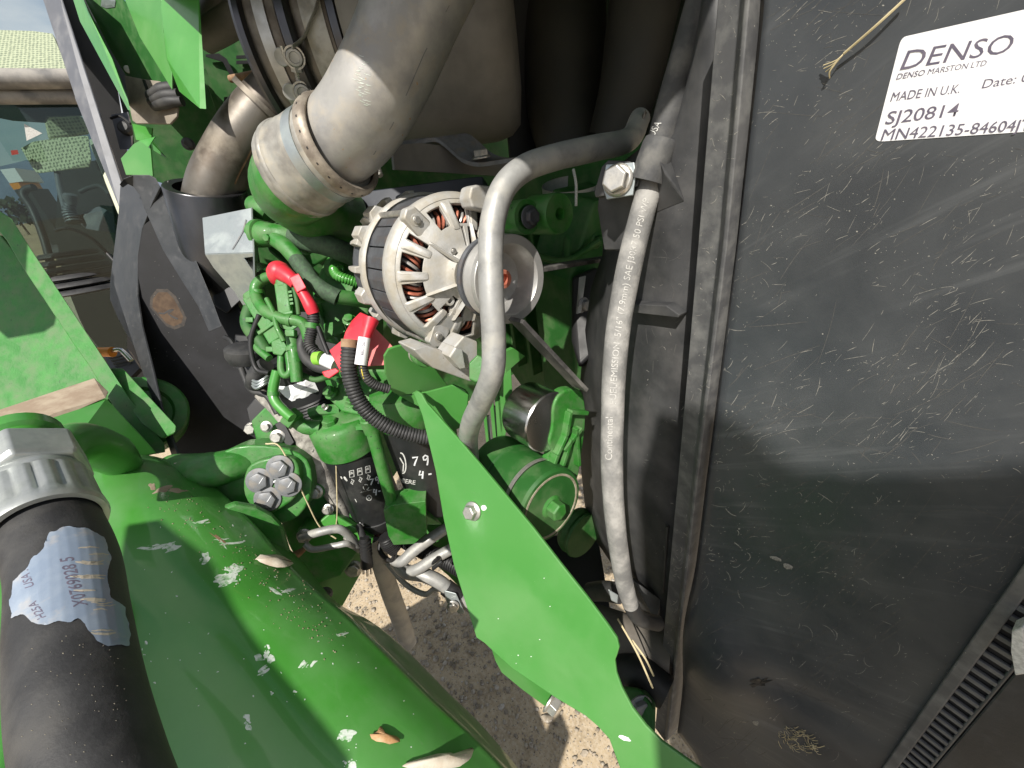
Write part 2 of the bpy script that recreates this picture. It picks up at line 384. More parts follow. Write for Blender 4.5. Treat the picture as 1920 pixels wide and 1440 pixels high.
# far trees on the edge of the field
LEAF = mat('dark_foliage', (.03, .045, .025), (.05, .065, .03), sc=2, r=.9)
BARK = mat('bark', (.12, .09, .06), r=.9)
for i in range(3):
    p = onp(52 + i*26 + rnd.uniform(-3, 3), 432 - i*2, Vector((-95, 0, 0)), X); h = rnd.uniform(3.5, 6.5)
    t = thing('far_tree', ('leftmost of the three small dark trees across the brown field', 'middle one of the three small dark trees across the brown field', 'rightmost of the three small dark trees across the brown field')[i], 'tree', (p.x, p.y, 0), 'trees on the horizon')
    b0 = Vector((p.x, p.y, 0)); ob('trunk', tube([b0, b0 + Z*h*.5], [.16, .09], seg=6, n=1), BARK, t)
    cb = bmesh.new()
    for k in range(90):
        q = b0 + Vector((rnd.gauss(0, h*.2), rnd.gauss(0, h*.2), h*(.3 + .7*rnd.random()))); s = rnd.uniform(.25, .6)
        a, e = frame(Vector((rnd.gauss(0, 1), rnd.gauss(0, 1), rnd.gauss(0, 1))))
        cb.faces.new([cb.verts.new(q + a*s), cb.verts.new(q + e*s), cb.verts.new(q - a*s), cb.verts.new(q - e*s)])
    ob('crown', cb, LEAF, t, smooth=0)

# ================================================================== cooler side panel (right)
PY0 = .27
t = thing('radiator_cover', 'large scratched black plastic side panel filling the right of the picture', 'panel', onY(1620, 800, PY0))
bm = bmesh.new(); rows = []
A0 = [(1424, -60), (1420, 20), (1372, 460), (1318, 900), (1280, 1240), (1265, 1380), (1300, 1425), (1320, 1600)]
def edge_x(tab, y):
    for (x0, y0), (x1, y1) in zip(tab, tab[1:]):
        if y <= y1: return x0 + (x1-x0)*(y-y0)/(y1-y0)
    return tab[-1][0]
NR, NC = 90, 60
RL = (onY(1922, 1094, PY0), onY(1672, 1440, PY0)); rdir = (RL[1] - RL[0]).normalized()
def panel_y(p):
    s = mnoise.noise(p * 7) * .0005 + mnoise.noise(p * 22 + Vector((5, 0, 0))) * .00012
    low = max(0, min(1, (1.42 - p.z) / .25))
    b0 = onY(1350, 1235, PY0); e = ((p.x - b0.x)/.055)**2 + ((p.z - b0.z)/.09)**2
    b1 = onY(1480, 1290, PY0); e1 = ((p.x - b1.x)/.05)**2 + ((p.z - b1.z - (p.x - b1.x)*.6)/.014)**2
    return s * (1 + 2.2*low) + low * .0012 * math.sin(p.x*38 + p.z*21 + 3*mnoise.noise(p*6)) - .021*math.exp(-e) + .0028*math.exp(-e1)
for j in range(NR + 1):
    y = -60 + 1660 * j / NR; x0 = edge_x(A0, y); rw = []
    for i in range(NC + 1):
        x = x0 + (2150 - x0) * (i / NC) ** 1.0
        p = onY(x, y, PY0); p.y += panel_y(p)
        if i == 0: p.y += .006
        rw.append(bm.verts.new(p))
    rows.append(rw)
for a, b in zip(rows, rows[1:]):
    for i in range(NC): bm.faces.new((a[i], a[i+1], b[i+1], b[i]))
panel = ob('panel', bm, BLKP, t, smooth=180); PB = bvh(panel)
panel.modifiers.new('thick', 'SOLIDIFY').thickness = .004; panel.modifiers['thick'].offset = 1
# sticker
SP = lambda x, y: onY(x, y, PY0)
sk = [(1690, 70), (1925, 17), (2060, -13), (2030, 237), (1925, 247), (1640, 266)]
def rounded(px, k=10):
    out = []; n = len(px)
    for i in range(n):
        a, b, c = [Vector((*px[j % n], 0)) for j in (i-1, i, i+1)]
        u, w = (a-b), (c-b)
        if u.normalized().dot(w.normalized()) < -.97: out.append((b.x, b.y)); continue
        p, q = b + u.normalized()*k*1.7, b + w.normalized()*k
        for s in range(6):
            tt = s/5; e = p*(1-tt)**2 + b*2*tt*(1-tt) + q*tt*tt; out.append((e.x, e.y))
    return out
st = ob('sticker', patch(rounded(sk), PB, .0004), WHT, t, smooth=0, label='white printed sticker with rounded corners'); 
def line_on_sticker(s, x0, y0, x1, y1, hx, hy, k, bold=0, shear=.12, name='print'):
    # baseline from (x0,y0) to (x1,y1); up vector (hx,hy) for one cap height
    bm = text_bm(s, 1, shear, bold); xs = [v.co.x for v in bm.verts]; w0, w1 = min(xs), max(xs); bad = []
    for v in bm.verts:
        u = (v.co.x - w0)/(w1 - w0); q = v.co.y/.7
        p = hit(PB, x0 + (x1-x0)*u + hx*q, y0 + (y1-y0)*u + hy*q, .00046)[0]
        v.co = p if p else Vector((0, 0, 0))
    return ob(name, bm, INK, st, smooth=0)
line_on_sticker('DENSO', 1688, 131, 1896, 98, 9, -36, 1, 0, .15)
line_on_sticker('DENSO MARSTON LTD', 1681, 149, 1849, 123, 3, -11, 1, .0)
line_on_sticker('MADE IN U.K.', 1670, 190, 1799, 174, 4, -17, 1, .0)
line_on_sticker('Date: 02', 1841, 166, 1942, 150, 4, -17, 1, .0)
line_on_sticker('SJ20814', 1660, 233, 1796, 217, 5, -24, 1, .004, .1)
line_on_sticker('MN422135-84604JT', 1652, 263, 1934, 243, 5, -21, 1, .0, .1)
# slotted grille strip at lower right
gr = []
up = Vector((-rdir.z, 0, rdir.x)); up = up if up.x < 0 else -up
L0 = RL[0] - rdir*.06; Ltot = (RL[1] - RL[0]).length + .12
rail = prism([L0 + up*.004 - Y*.004, L0 + rdir*Ltot + up*.004 - Y*.004, L0 + rdir*Ltot - up*.0022 - Y*.004, L0 - up*.0022 - Y*.004], Y*.006)
ob('grille_rail', rail, STRIP, t, smooth=0, bev=.0008)
GW = .0125
r2 = prism([L0 - up*GW - Y*.003, L0 + rdir*Ltot - up*GW - Y*.003, L0 + rdir*Ltot - up*(GW+.0018) - Y*.003, L0 - up*(GW+.0018) - Y*.003], Y*.005)
ob('grille_rail', r2, BLKP, t, smooth=0, bev=.0006)
bk_ = prism([L0 - up*.002 - Y*.0006, L0 + rdir*Ltot - up*.002 - Y*.0006, L0 + rdir*Ltot - up*GW - Y*.0006, L0 - up*GW - Y*.0006], Y*.002)
ob('grille_recess', bk_, BLK, t, smooth=0)
ns = 40; slat0 = None
for i in range(ns):
    c = L0 + rdir*Ltot*(i+.5)/ns - up*(GW/2 + .0012)
    d = (rdir*.10 - up*.98).normalized()
    if slat0 is None:
        slat0 = ob('slat', box(c - Y*.0022, d*(GW/2 - .0008), rdir*.0017, Y*.0011), STRIP, t, smooth=0, bev=.0004); c00 = c
    else: dup(slat0, c - c00)
lp = [L0 - up*(GW+.0022), L0 + rdir*Ltot - up*(GW+.0022), L0 + rdir*Ltot - up*.09, L0 - up*.2 + rdir*.1]
lp = [p + Y*(-.0025) for p in lp]
ob('lower_panel', prism(lp, Y*.002), SHIELD, t, smooth=0, bev=.001)
# scratches and specks (thin scuffs that stand on the plastic)
SCUF = mat('pale_scuff', (.26, .25, .225), (.13, .128, .12), sc=700, r=.8)
SCUF2 = mat('faint_scuff', (.085, .084, .08), (.06, .06, .06), sc=500, r=.7)
def scuffs(bvhx, n, region, m, lmax, wpx, parent, dirs, curl=.5, name='scratches'):
    bm = bmesh.new()
    for _ in range(n):
        x, y = region(); a = rnd.choice(dirs) + rnd.gauss(0, .25); l = lmax * (.12 + .88*rnd.random()**2.2); k = rnd.gauss(0, curl) / 3
        pl = [(x, y)]
        for s in range(4):
            a += k; x += math.cos(a)*l/4; y += math.sin(a)*l/4; pl.append((x, y))
        ribbon([pl], wpx*rnd.uniform(.5, 1.2), bvhx, .00008, bm, True)
    o = ob(name, bm, m, parent, smooth=0); o['kind'] = 'stuff'; return o
def reg_panel():
    while True:
        x, y = rnd.uniform(1270, 1918), rnd.uniform(2, 1436)
        if mnoise.noise(Vector((x*.006, y*.009, 3))) + .18 < rnd.uniform(-.25, .55): continue
        if x > edge_x(A0, y) + 6 and not (1630 < x and y < 275 and y > 60 - (x-1690)*.22) and not (x + (y-1095)*.72 > 1905 and y > 1000): return x, y
def reg_upper():
    while True:
        x, y = reg_panel()
        if y < 840 and rnd.random() < .35 + .65*(x - 1380)/540: return x, y
scuffs(PB, 260, reg_upper, SCUF, 46, 1.1, t, [-.75, -.6, -.85, -.5], .15)
scuffs(PB, 210, reg_panel, SCUF, 30, 1.0, t, [-.75, -.6, -.85, -.1, .1], .3)
scuffs(PB, 300, reg_panel, SCUF2, 150, 1.6, t, [-.65, -.8, -.72, .05], .12)
scuffs(PB, 70, lambda: (rnd.uniform(1290, 1700), rnd.uniform(820, 1430)), SCUF, 34, 1.1, t, [-.1, .1, .3, 2], 1.1)
scuffs(PB, 40, lambda: (edge_x(A0, 900) + rnd.uniform(-60, 90), rnd.uniform(820, 1130)), SCUF, 26, 1.6, t, [.8, 1.2, -.3], 1.3)
bm = bmesh.new()
for _ in range(1200):
    x, y = reg_panel(); r_ = rnd.uniform(.5, 1.1) if rnd.random() < .93 else rnd.uniform(1.2, 2.2)
    patch(blot(x, y, r_, r_*.8, n=5), PB, .00008, bm)
o = ob('specks', bm, SCUF, t, smooth=0); o['kind'] = 'stuff'
# worn smear, gouge, pale chips
o = ob('gouge', patch(blot(1424, 1280, 20, 7, -.2, 16, .4), PB, .0004), BLK, t, smooth=0)
for x, y, a, b_ in ((1455, 1047, 11, 4), (1477, 1062, 10, 5), (1417, 1355, 6, 5)):
    ob('pale_chip', patch(blot(x, y, a, b_, .3, 12, .2), PB, .0005), SCUF, t, smooth=0)
# straw caught on the panel
ob_ = ob('straw', tube([SP(1705, -4) - Y*.003, SP(1650, 48) - Y*.004, SP(1588, 100) - Y*.003], .0006, seg=6), STRAW)
tag(ob_, 'thin straw stem stuck on the top of the black panel beside the sticker', 'straw')
bm = bmesh.new()
for k in range(5):
    a = (1588, 100); tube([SP(*a) - Y*.003, SP(a[0] - 12 - k*3, a[1] + 12 + k*5) - Y*.004, SP(a[0] - 40 + k*4 + rnd.uniform(-5, 5), a[1] + 22 + k*6) - Y*.002], .0003, seg=5, bm=bm)
ob('chaff', bm, STRAW, ob_)
bm = bmesh.new()
for k in range(85):
    a = rnd.uniform(0, 6.28); d = rnd.random()**.5; x, y = 1486 + 42*d*math.cos(a) + 6*d*math.sin(a), 1376 + 24*d*math.sin(a) + 16*d*math.cos(a); e = rnd.uniform(-.4, 1.4); l = rnd.uniform(5, 14)
    tube([SP(x, y) - Y*.001, SP(x + l*math.cos(e), y + l*math.sin(e) - rnd.uniform(-3, 3)) - Y*.003, SP(x + 2*l*math.cos(e), y + 2*l*math.sin(e)) - Y*.001], rnd.uniform(.00012, .0003), seg=4, n=3, bm=bm)
o = ob('straw_tuft', bm, STRAW); tag(o, 'small frayed tuft of straw stuck low on the black panel', 'straw')
o = ob('clip_end', hull([SP(1925 + a, 1192 + b) - Y*c for a, b in ((-14, -40), (8, -50), (12, 40), (-8, 44), (-16, 0)) for c in (.004, .014)]), PALEINK, None, bev=.002)
tag(o, 'pale plastic clip end at the right edge beside the slotted strip', 'clip')

# dusty edge strip left of the panel
S_L = [(1350, -60), (1340, 60), (1305, 500), (1275, 850), (1228, 1365)]
S_R = [(1410, -60), (1405, 10), (1363, 460), (1308, 900), (1252, 1385)]
t2 = thing('edge_strip', 'dusty grey edge strip standing along the left side of the black panel', 'trim', onY(1320, 700, PY0 - .006))
bm = bmesh.new(); yy = [(-60, -60), (200, 200), (460, 460), (700, 700), (900, 900), (1150, 1150), (1365, 1388)]
rws = []
for ya, yb in yy:
    xl, xr = edge_x(S_L, ya), edge_x(S_R, yb)
    rws.append([bm.verts.new(p) for p in (onY(xl, ya, PY0 + .003) + Y*.035, onY(xl, ya, PY0 + .003), onY(xl + (xr-xl)*.72, yb, PY0 + .002), onY(xl + (xr-xl)*.86, yb, PY0 - .006), onY(xr, yb, PY0 - .006), onY(xr, yb, PY0 - .006) + Y*.025)])
for a, b in zip(rws, rws[1:]):
    for i in range(5): bm.faces.new((a[i], a[i+1], b[i+1], b[i]))
bm.faces.new(rws[-1]); 
strip = ob('strip', bm, STRIP, t2, smooth=20, bev=.001); SB = bvh(strip)
def reg_strip():
    y = rnd.uniform(5, 1340); return rnd.uniform(edge_x(S_L, y) + 4, edge_x(S_R, y) - 6), y
scuffs(SB, 150, reg_strip, SCUF, 22, 1.4, t2, [1.4, -.3, .2], 1.2)

# fan shroud
SY = .305
t3 = thing('fan_shroud', 'black plastic fan shroud with a curved edge behind the printed hose', 'shroud', onY(1200, 700, SY))
SIL = [(1318, -60), (1296, 60), (1266, 170), (1236, 250), (1172, 300), (1122, 378), (1133, 440), (1129, 478), (1108, 540), (1094, 640), (1085, 750), (1086, 850), (1097, 950), (1118, 1015), (1150, 1062), (1182, 1105), (1240, 1175)]
SRR = [(1352, -60), (1345, 60), (1336, 170), (1325, 250), (1320, 300), (1314, 378), (1310, 440), (1307, 478), (1302, 540), (1293, 640), (1284, 750), (1276, 850), (1267, 950), (1261, 1015), (1256, 1062), (1252, 1105), (1246, 1175)]
bm = bmesh.new(); rws = []
for (xl, y), (xr, _) in zip(SIL, SRR):
    rw = []
    for k, dy in ((0, .075), (.10, .05), (.25, .012), (.34, .002), (.6, 0), (1.02, 0)):
        rw.append(bm.verts.new(onY(xl + (xr-xl)*k, y, SY + dy)))
    rws.append(rw)
for a, b in zip(rws, rws[1:]):
    for i in range(5): bm.faces.new((a[i], a[i+1], b[i+1], b[i]))
sh = ob('shroud_wall', bm, SHR, t3, smooth=50); sh.modifiers.new('thick', 'SOLIDIFY').thickness = .004; sh.modifiers['thick'].offset = -1; SHB = bvh(sh)
ob('rib', prism([onY(1192, 563, SY), onY(1265, 566, SY), onY(1290, 583, SY), onY(1288, 588, SY), onY(1192, 578, SY)], -Y*.012), SHR, t3, smooth=0, bev=.0006)
ob('rib', prism([onY(1252, 985, SY), onY(1256, 985, SY), onY(1246, 1110, SY), onY(1243, 1110, SY)], -Y*.004), SHR, t3, smooth=0)
# raised tab that carries the clamp
tabp = [onY(1122, 362, SY - .01), onY(1190, 352, SY - .01), onY(1214, 352, SY - .01), onY(1180, 470, SY - .004), onY(1132, 470, SY - .004), onY(1119, 392, SY - .01)]
ob('tab', prism(tabp, Y*.05), SHR, t3, bev=.002)
ob('gusset', hull([onY(1236, 300, SY - .012), onY(1248, 330, SY - .01), onY(1285, 378, SY), onY(1230, 400, SY), onY(1225, 320, SY), onY(1258, 300, SY)]), SHR, t3, smooth=20, bev=.001)
ob('lower_tab', hull([onY(1172, 1070, SY), onY(1240, 1125, SY), onY(1238, 1175, SY), onY(1205, 1150, SY), onY(1184, 1085, SY - .02), onY(1230, 1165, SY - .015)]), SHR, t3, smooth=20, bev=.001)
scuffs(SHB, 45, lambda: (rnd.uniform(1200, 1290), rnd.uniform(300, 1150)), SCUF2, 40, 1.6, t3, [-.3, .3, 1.4, 2], .8)
scuffs(SHB, 40, lambda: (rnd.uniform(1200, 1290), rnd.uniform(300, 1150)), SCUF, 10, 1.2, t3, [-.3, .3, 1.4, 2], .8)

# printed fuel hose with its sleeve
hp = [(1228, 318, .335), (1204, 400, .34), (1182, 490, .345), (1163, 590, .35), (1152, 690, .353), (1148, 800, .358), (1148, 900, .367), (1156, 1000, .385), (1170, 1090, .415), (1182, 1132, .435)]
ppt = [V(*p) for p in hp]
t4 = thing('fuel_hose', 'dust covered grey rubber fuel hose with white printed lettering hanging before the fan shroud', 'hose', ppt[6])
hr = [.0100, .0104, .0108, .0106, .0104, .0100, .0098, .0094, .0092, .0086]
fh = ob('hose', tube(ppt, hr, seg=24, n=8, wob=.02), HOSE, t4); FB = bvh(fh)
path = spline([Vector((x, y, 0)) for x, y, z in hp], 12)
def hose_print(s, y0, y1, offx, hh, flip=True):
    # runs up the hose from y0 (bottom) to y1 (top)
    pts = [p for p in path if y1 - 20 <= p.y <= y0 + 20]
    bm = text_bm(s, 1, 0, 0); bmesh.ops.translate(bm, verts=bm.verts[:], vec=(0, 0, 0)); xs = [v.co.x for v in bm.verts]; w0, w1 = min(xs), max(xs)
    bad = []
    for v in bm.verts:
        u = (v.co.x - w0)/(w1 - w0); y = y0 + (y1 - y0)*u
        i = min(range(len(pts)), key=lambda k: abs(pts[k].y - y)); p = pts[i]; tdir = (pts[max(i-1, 0)] - pts[min(i+1, len(pts)-1)]).normalized()
        y_ = y; x_ = p.x + (y - p.y)*(tdir.x/tdir.y if abs(tdir.y) > .1 else 0)
        nx = Vector((-tdir.y, tdir.x, 0)); q = v.co.y/.7 - .5
        c, _ = hit(FB, x_ + nx.x*q*hh + offx, y_ + nx.y*q*hh, .0004)
        if c is None: bad.append(v)
        else: v.co = c
    if bad: bmesh.ops.delete(bm, geom=bad, context='VERTS')
    bmesh.ops.recalc_face_normals(bm, faces=bm.faces[:])
    ob('print', bm, HOSEINK, t4, smooth=0)
hose_print('Continental', 862, 782, -6, -13)
hose_print('FUEL/EMISSION  5/16" (7.9mm) SAE J30R7 50 PSI WP', 757, 372, 0, -12)
ob('hose_end', tube([ppt[-1], V(1193, 1153, .45), V(1208, 1162, .47), V(1232, 1168, .50)], [.0087, .0088, .0092, .0092], seg=20), RUB, t4)
up_ = [V(1345, -70, .285), V(1318, -10, .29), V(1292, 80, .297), V(1262, 180, .31), V(1238, 265, .323), V(1226, 320, .334)]
t5 = thing('coolant_hose', 'black rubber hose coming down from the top beside the dusty strip', 'hose', up_[2])
ob('hose', tube(up_, [.0108]*4 + [.0102, .0098], seg=22, wob=.015), RUBD, t5); CHB = bvh(bpy.data.objects['hose.001']) if 'hose.001' in bpy.data.objects else None
if CHB:
    bm = text_hit('USA', CHB, lambda u_0, v_0: (1226 + u_0*8 + v_0/.7*(-11), 258 - u_0*15 - v_0/.7*5), 1, 0, 0, .0004)
    ob('print', bm, PALEINK, t5, smooth=0)
sl = [V(1240, 262, .318), V(1228, 290, .324), V(1214, 338, .331)]
o = ob('rubber_sleeve', lathe(sl[0], sl[2]-sl[0], [(-.001, .0112), (0, .0125), (.004, .0135), (.016, .0140), (.030, .0138), ((sl[2]-sl[0]).length, .0136), ((sl[2]-sl[0]).length + .0005, .0108)], 28), RUBD, None)
tag(o, 'short thick rubber sleeve joining the black hose to the printed hose', 'sleeve')
# clamp plate and bolt
cb = V(1159, 338, .335)
t6 = thing('hose_clamp', 'zinc clamp plate with a big hexagon bolt holding the hose sleeve', 'clamp', cb)
nb = (CAM - cb).normalized(); nb = (nb*.75 - Y*.6 + Z*.25).normalized()
cu, cw = frame(nb)
plq = [onp(x, y, cb, nb) for x, y in ((1136, 308), (1189, 304), (1192, 330), (1186, 366), (1137, 374), (1130, 350))]
ob('plate', prism(plq, -nb*.003), ZINC, t6, smooth=0, bev=.0006)
ob('fold', prism([onp(x, y, cb - nb*.0045, nb) for x, y in ((1128, 312), (1140, 300), (1182, 302), (1186, 312), (1140, 366), (1116, 370), (1114, 360))], -nb*.012), SHR, t6, smooth=0, bev=.001)
ob('bolt', hexhead(cb + nb*.0002, nb, .0108, .011, 1.2, rot=.35), BOLT, t6, smooth=30, bev=.0006)

# ================================================================== bent metal pipe in front of the alternator
bp = [(1200, 222, .45), (1178, 262, .43), (1110, 279, .405), (1045, 294, .388), (985, 315, .376), (945, 352, .37), (925, 410, .368), (920, 480, .37), (922, 560, .375), (926, 640, .385), (923, 700, .395), (903, 752, .425), (884, 792, .465), (878, 830, .525), (886, 890, .59), (905, 950, .64)]
pp = [V(*p) for p in bp]
t7 = thing('coolant_pipe', 'bent galvanised metal pipe running down in front of the alternator', 'pipe', pp[7])
ob('pipe', tube(pp, [.0112, .0118, .0122] + [.0118]*9 + [.0120, .0126, .0136, .0140, .0140], seg=28, n=8), GALV, t7)
ob('flange', hull([V(1196, 235, .44), V(1210, 215, .43), V(1210, 205, .428), V(1213, 212, .44), V(1190, 268, .44)]), HEAT, t7, smooth=20)
# ================================================================== alternator
AX = w_from_c(Vector((.61, .2756, -.742))).normalized()
C1 = V(861, 512, .52); au, aw = frame(AX)
def ap(t, r=0, a=0): return C1 + AX*t + (au*math.cos(a) + aw*math.sin(a)) * r
def a_of(px, py):                                                   # clock angle of a picture point about the alternator's axis
    q = onp(px, py, C1, AX) - C1; return math.atan2(q.dot(aw), q.dot(au))
alt = thing('alternator', 'cast aluminium alternator with slotted ends and a belt pulley in the middle', 'alternator', C1)
def shell(prof, wins, seg, thick, name, m, skip=lambda j, k: False):
    bm = bmesh.new(); rings = []
    for h, r in prof: rings.append([bm.verts.new(ap(h, r, 2*math.pi*k/seg)) for k in range(seg)])
    for j, (a, b) in enumerate(zip(rings, rings[1:])):
        for k in range(seg):
            if not skip(j, k): bm.faces.new((a[k], a[(k+1) % seg], b[(k+1) % seg], b[k]))
    o = ob(name, bm, m, alt, smooth=55); s = o.modifiers.new('thick', 'SOLIDIFY'); s.thickness = thick; s.offset = -1
    b = o.modifiers.new('edge', 'BEVEL'); b.width = .0012; b.segments = 2; b.angle_limit = R(40); b.harden_normals = True
    return o
NSEG = 14*8
aoff = a_of(783, 495)
lug = [a_of(768, 408), a_of(810, 640), a_of(930, 400)]
def near(k, angs, tol, seg=NSEG):
    a = 2*math.pi*(k+.5)/seg
    return any(abs((a - b + math.pi) % (2*math.pi) - math.pi) < tol for b in angs)
fprof = [(-.020, .0925), (-.017, .0950), (-.009, .0950), (-.003, .0932), (.002, .0895), (.005, .0855), (.0065, .0825), (.0105, .0745), (.0145, .0665), (.0175, .0600), (.0190, .0565), (.0215, .0490), (.0235, .0410), (.0250, .0345), (.028, .031), (.036, .028)]
koff = int(round(aoff / (2*math.pi) * NSEG))
def fskip(j, k):
    kk = (k - koff + 3) % 8
    if 6 <= j <= 8 and 1 <= kk <= 5 and not near(k, lug[:2], .19): return True
    if 10 <= j <= 12 and (k - koff) % 16 in (2, 3, 4, 5, 6, 9, 10, 11, 12) and near(k, [a_of(930, 430), a_of(820, 600), a_of(880, 420), a_of(900, 640)], .4): return True
    return False
shell(fprof, None, NSEG, .0055, 'front_housing', ALU, fskip)
# raised rim and spokes of the front housing
ob('rim_bead', lathe(C1, AX, [(-.0085, .0948), (-.005, .0962), (.0015, .0925), (.004, .0880)], 96, close=False), ALU, alt, smooth=60)
for i in range(14):
    a = aoff + (i + .5)*2*math.pi/14
    if near(int(a/(2*math.pi)*NSEG) % NSEG, lug[:2], .2): continue
    ob('spoke', hull([ap(h, r, a + d) for h, r, d in ((.0035, .0870, .085), (.0035, .0870, -.085), (.0085, .0835, .05), (.0085, .0835, -.05), (.0145, .0700, .035), (.0145, .0700, -.035), (.0205, .0575, .075), (.0205, .0575, -.075), (.0205, .0535, .09), (.0205, .0535, -.09), (.0190, .0620, 0))]), ALU, alt, smooth=50, bev=.0016, seg=3)
# strengthening web from hub outward
for a in (a_of(775, 440), a_of(800, 545), a_of(830, 620), a_of(870, 400), a_of(925, 400), a_of(880, 640)):
    ob('web', hull([ap(.036, .028, a-.10), ap(.036, .028, a+.10), ap(.0165, .062, a-.035), ap(.0165, .062, a+.035), ap(.022, .060, a), ap(.042, .027, a), ap(.024, .035, a)]), ALU, alt, smooth=30, bev=.001)
# lugs with through bolts
for a in lug:
    ob('lug', hull([ap(h, r, a + d) for h in (-.004, .012) for r, d in ((.098, .10), (.098, -.10), (.075, .16), (.075, -.16), (.102, 0), (.060, .08), (.060, -.08))]), ALU, alt, smooth=30, bev=.0025)
    ob('lug_recess', lathe(ap(.0122, .086, a), AX, [(0, .007), (.0004, .0068)], 20), ALU, alt)
    ob('through_bolt', tube([ap(-.125, .096, a), ap(.0, .096, a)], .0042, seg=12, n=1), BOLT, alt)
    ob('screw', hexhead(ap(.0125, .086, a), AX, .0042, .003, 1.1), BOLT, alt, smooth=30)
# round bosses on the face
for px, py, r in ((829, 482, .0058), (833, 553, .0062), (841, 575, .0055), (868, 470, .0055)):
    a = a_of(px, py); d = (onp(px, py, ap(.02), AX) - ap(.02)).length
    ob('boss', lathe(ap(.012, d, a), AX, [(0, r*1.2), (.008, r), (.0105, r*.95), (.0105, r*.55), (.004, r*.5)], 20), ALU, alt)
ob('screw', hexhead(ap(.027, .036, a_of(830, 470)), AX, .003, .003, 1.3), BOLT, alt)
# laminated stator core: separate dark segments
ns_ = 22; s0 = None
for i in range(ns_):
    a0, a1 = 2*math.pi*(i+.03)/ns_, 2*math.pi*(i+.97)/ns_
    pts = [ap(-.072, r, a) for r, a in ((.0935, a0), (.0945, (a0+a1)/2), (.0935, a1), (.082, a1), (.082, a0))]
    ob('lamination', prism(pts, AX*.054), DKMET, alt, smooth=0, bev=.0006)
# inside: windings and fan
ob('core', lathe(C1, AX, [(-.07, .082), (-.012, .080), (-.012, .05), (.006, .03), (.012, .02)], 40), BLK, alt)
for i in range(64):
    a = 2*math.pi*i/64; k = rnd.uniform(-.002, .002)
    ob('winding', tube([ap(-.016, .078, a), ap(-.001, .073 + k, a+.05), ap(.003, .063 + k, a+.13), ap(-.003, .055, a+.18), ap(-.012, .052, a+.2)], .0021, seg=6, n=3), COPPER if i % 3 else PULL, alt)
# rear housing: ring with fins
rprof = [(-.128, .060), (-.124, .078), (-.116, .090), (-.106, .0955), (-.098, .0965), (-.094, .0965), (-.089, .0965), (-.078, .0972), (-.074, .0965)]
def rskip(j, k): return 0 <= j <= 3
shell(rprof, None, 110, .006, 'rear_housing', ALU, rskip)
ob('rear_band', lathe(C1, AX, [(-.084, .0955), (-.084, .0995), (-.078, .1005), (-.072, .0995), (-.070, .0965)], 96, close=False), ALU, alt, smooth=50)
for i in range(18):
    a = 2*math.pi*(i+.3)/18
    ob('fin', hull([ap(h, r, a + d) for h, r, d in ((-.090, .096, .055), (-.090, .096, -.055), (-.092, .1035, .04), (-.092, .1035, -.04), (-.105, .1045, .028), (-.105, .1045, -.028), (-.136, .0985, .024), (-.136, .0985, -.024), (-.140, .092, .03), (-.140, .092, -.03), (-.12, .086, 0))]), ALU, alt, smooth=40, bev=.0014)
for a in [x + d for x in lug[:2] for d in (0,)] + [a_of(700, 420), a_of(700, 590)]:
    ob('ear', hull([ap(h, r, a + d) for h in (-.110, -.082) for r, d in ((.098, .13), (.098, -.13), (.1075, .06), (.1075, -.06))]), ALU, alt, smooth=30, bev=.002)
ob('rear_cover', lathe(C1, AX, [(-.150, .02), (-.150, .080), (-.143, .090), (-.100, .0925), (-.09, .086)], 48), DKMET, alt, smooth=40)
# belt pulley
PT = .083; PR = .0475
pul = ob('pulley', lathe(C1, AX, [(.03, .018), (PT - .004, .018), (PT - .004, PR*.9), (PT + .001, PR*.95)] + [(PT + .002 + i*.0016, PR*(.96 if i % 2 else .90)) for i in range(11)] + [(PT + .0185, PR*.97), (PT + .0205, PR), (PT + .027, PR), (PT + .0278, PR*.985), (PT + .0278, PR*.80), (PT + .0265, PR*.78), (PT + .012, PR*.70), (PT + .002, PR*.62), (PT + .001, PR*.28), (PT + .0, .0001)], 72), PULL, alt, smooth=30)
ob('pulley_flange', lathe(C1, AX, [(PT - .012, .030), (PT - .012, PR*.96), (PT - .008, PR*.985), (PT - .005, PR*.95)], 64), DKMET, pul, smooth=30)
ob('shaft_end', lathe(ap(PT + .001), AX, [(0, .0105), (.013, .0105), (.0145, .0095), (.0145, .006), (.008, .0055)], 24), COPPER, pul)
# lower foot
fc = V(850, 665, .47)
ft = [(735+40, 655), (800, 648), (842, 662), (893, 700), (897, 716), (880, 715), (812, 690), (790, 672)]
fp = (V(840, 675, .468), AX)
ob('foot', pprism(ft, fp, .045), ALU, alt, smooth=20, bev=.002)
ob('foot_web', hull([onp(x, y, V(850, 650, .455), AX) + AX*d for x, y in ((848, 655), (870, 630), (895, 640), (895, 700), (880, 690)) for d in (0, -.03)]), ALU, alt, smooth=20, bev=.0025)
ob('foot_web', hull([onp(x, y, V(850, 650, .45), AX) + AX*d for x, y in ((840, 668), (852, 650), (866, 655), (872, 690), (862, 692)) for d in (.003, -.03)]), ALU, alt, smooth=20, bev=.002)
ob('top_lug', pprism([(880, 370), (884, 350), (895, 346), (925, 349), (940, 380), (930, 400), (886, 390)], (V(905, 370, .47), AX), .025), ALU, alt, smooth=20, bev=.003)

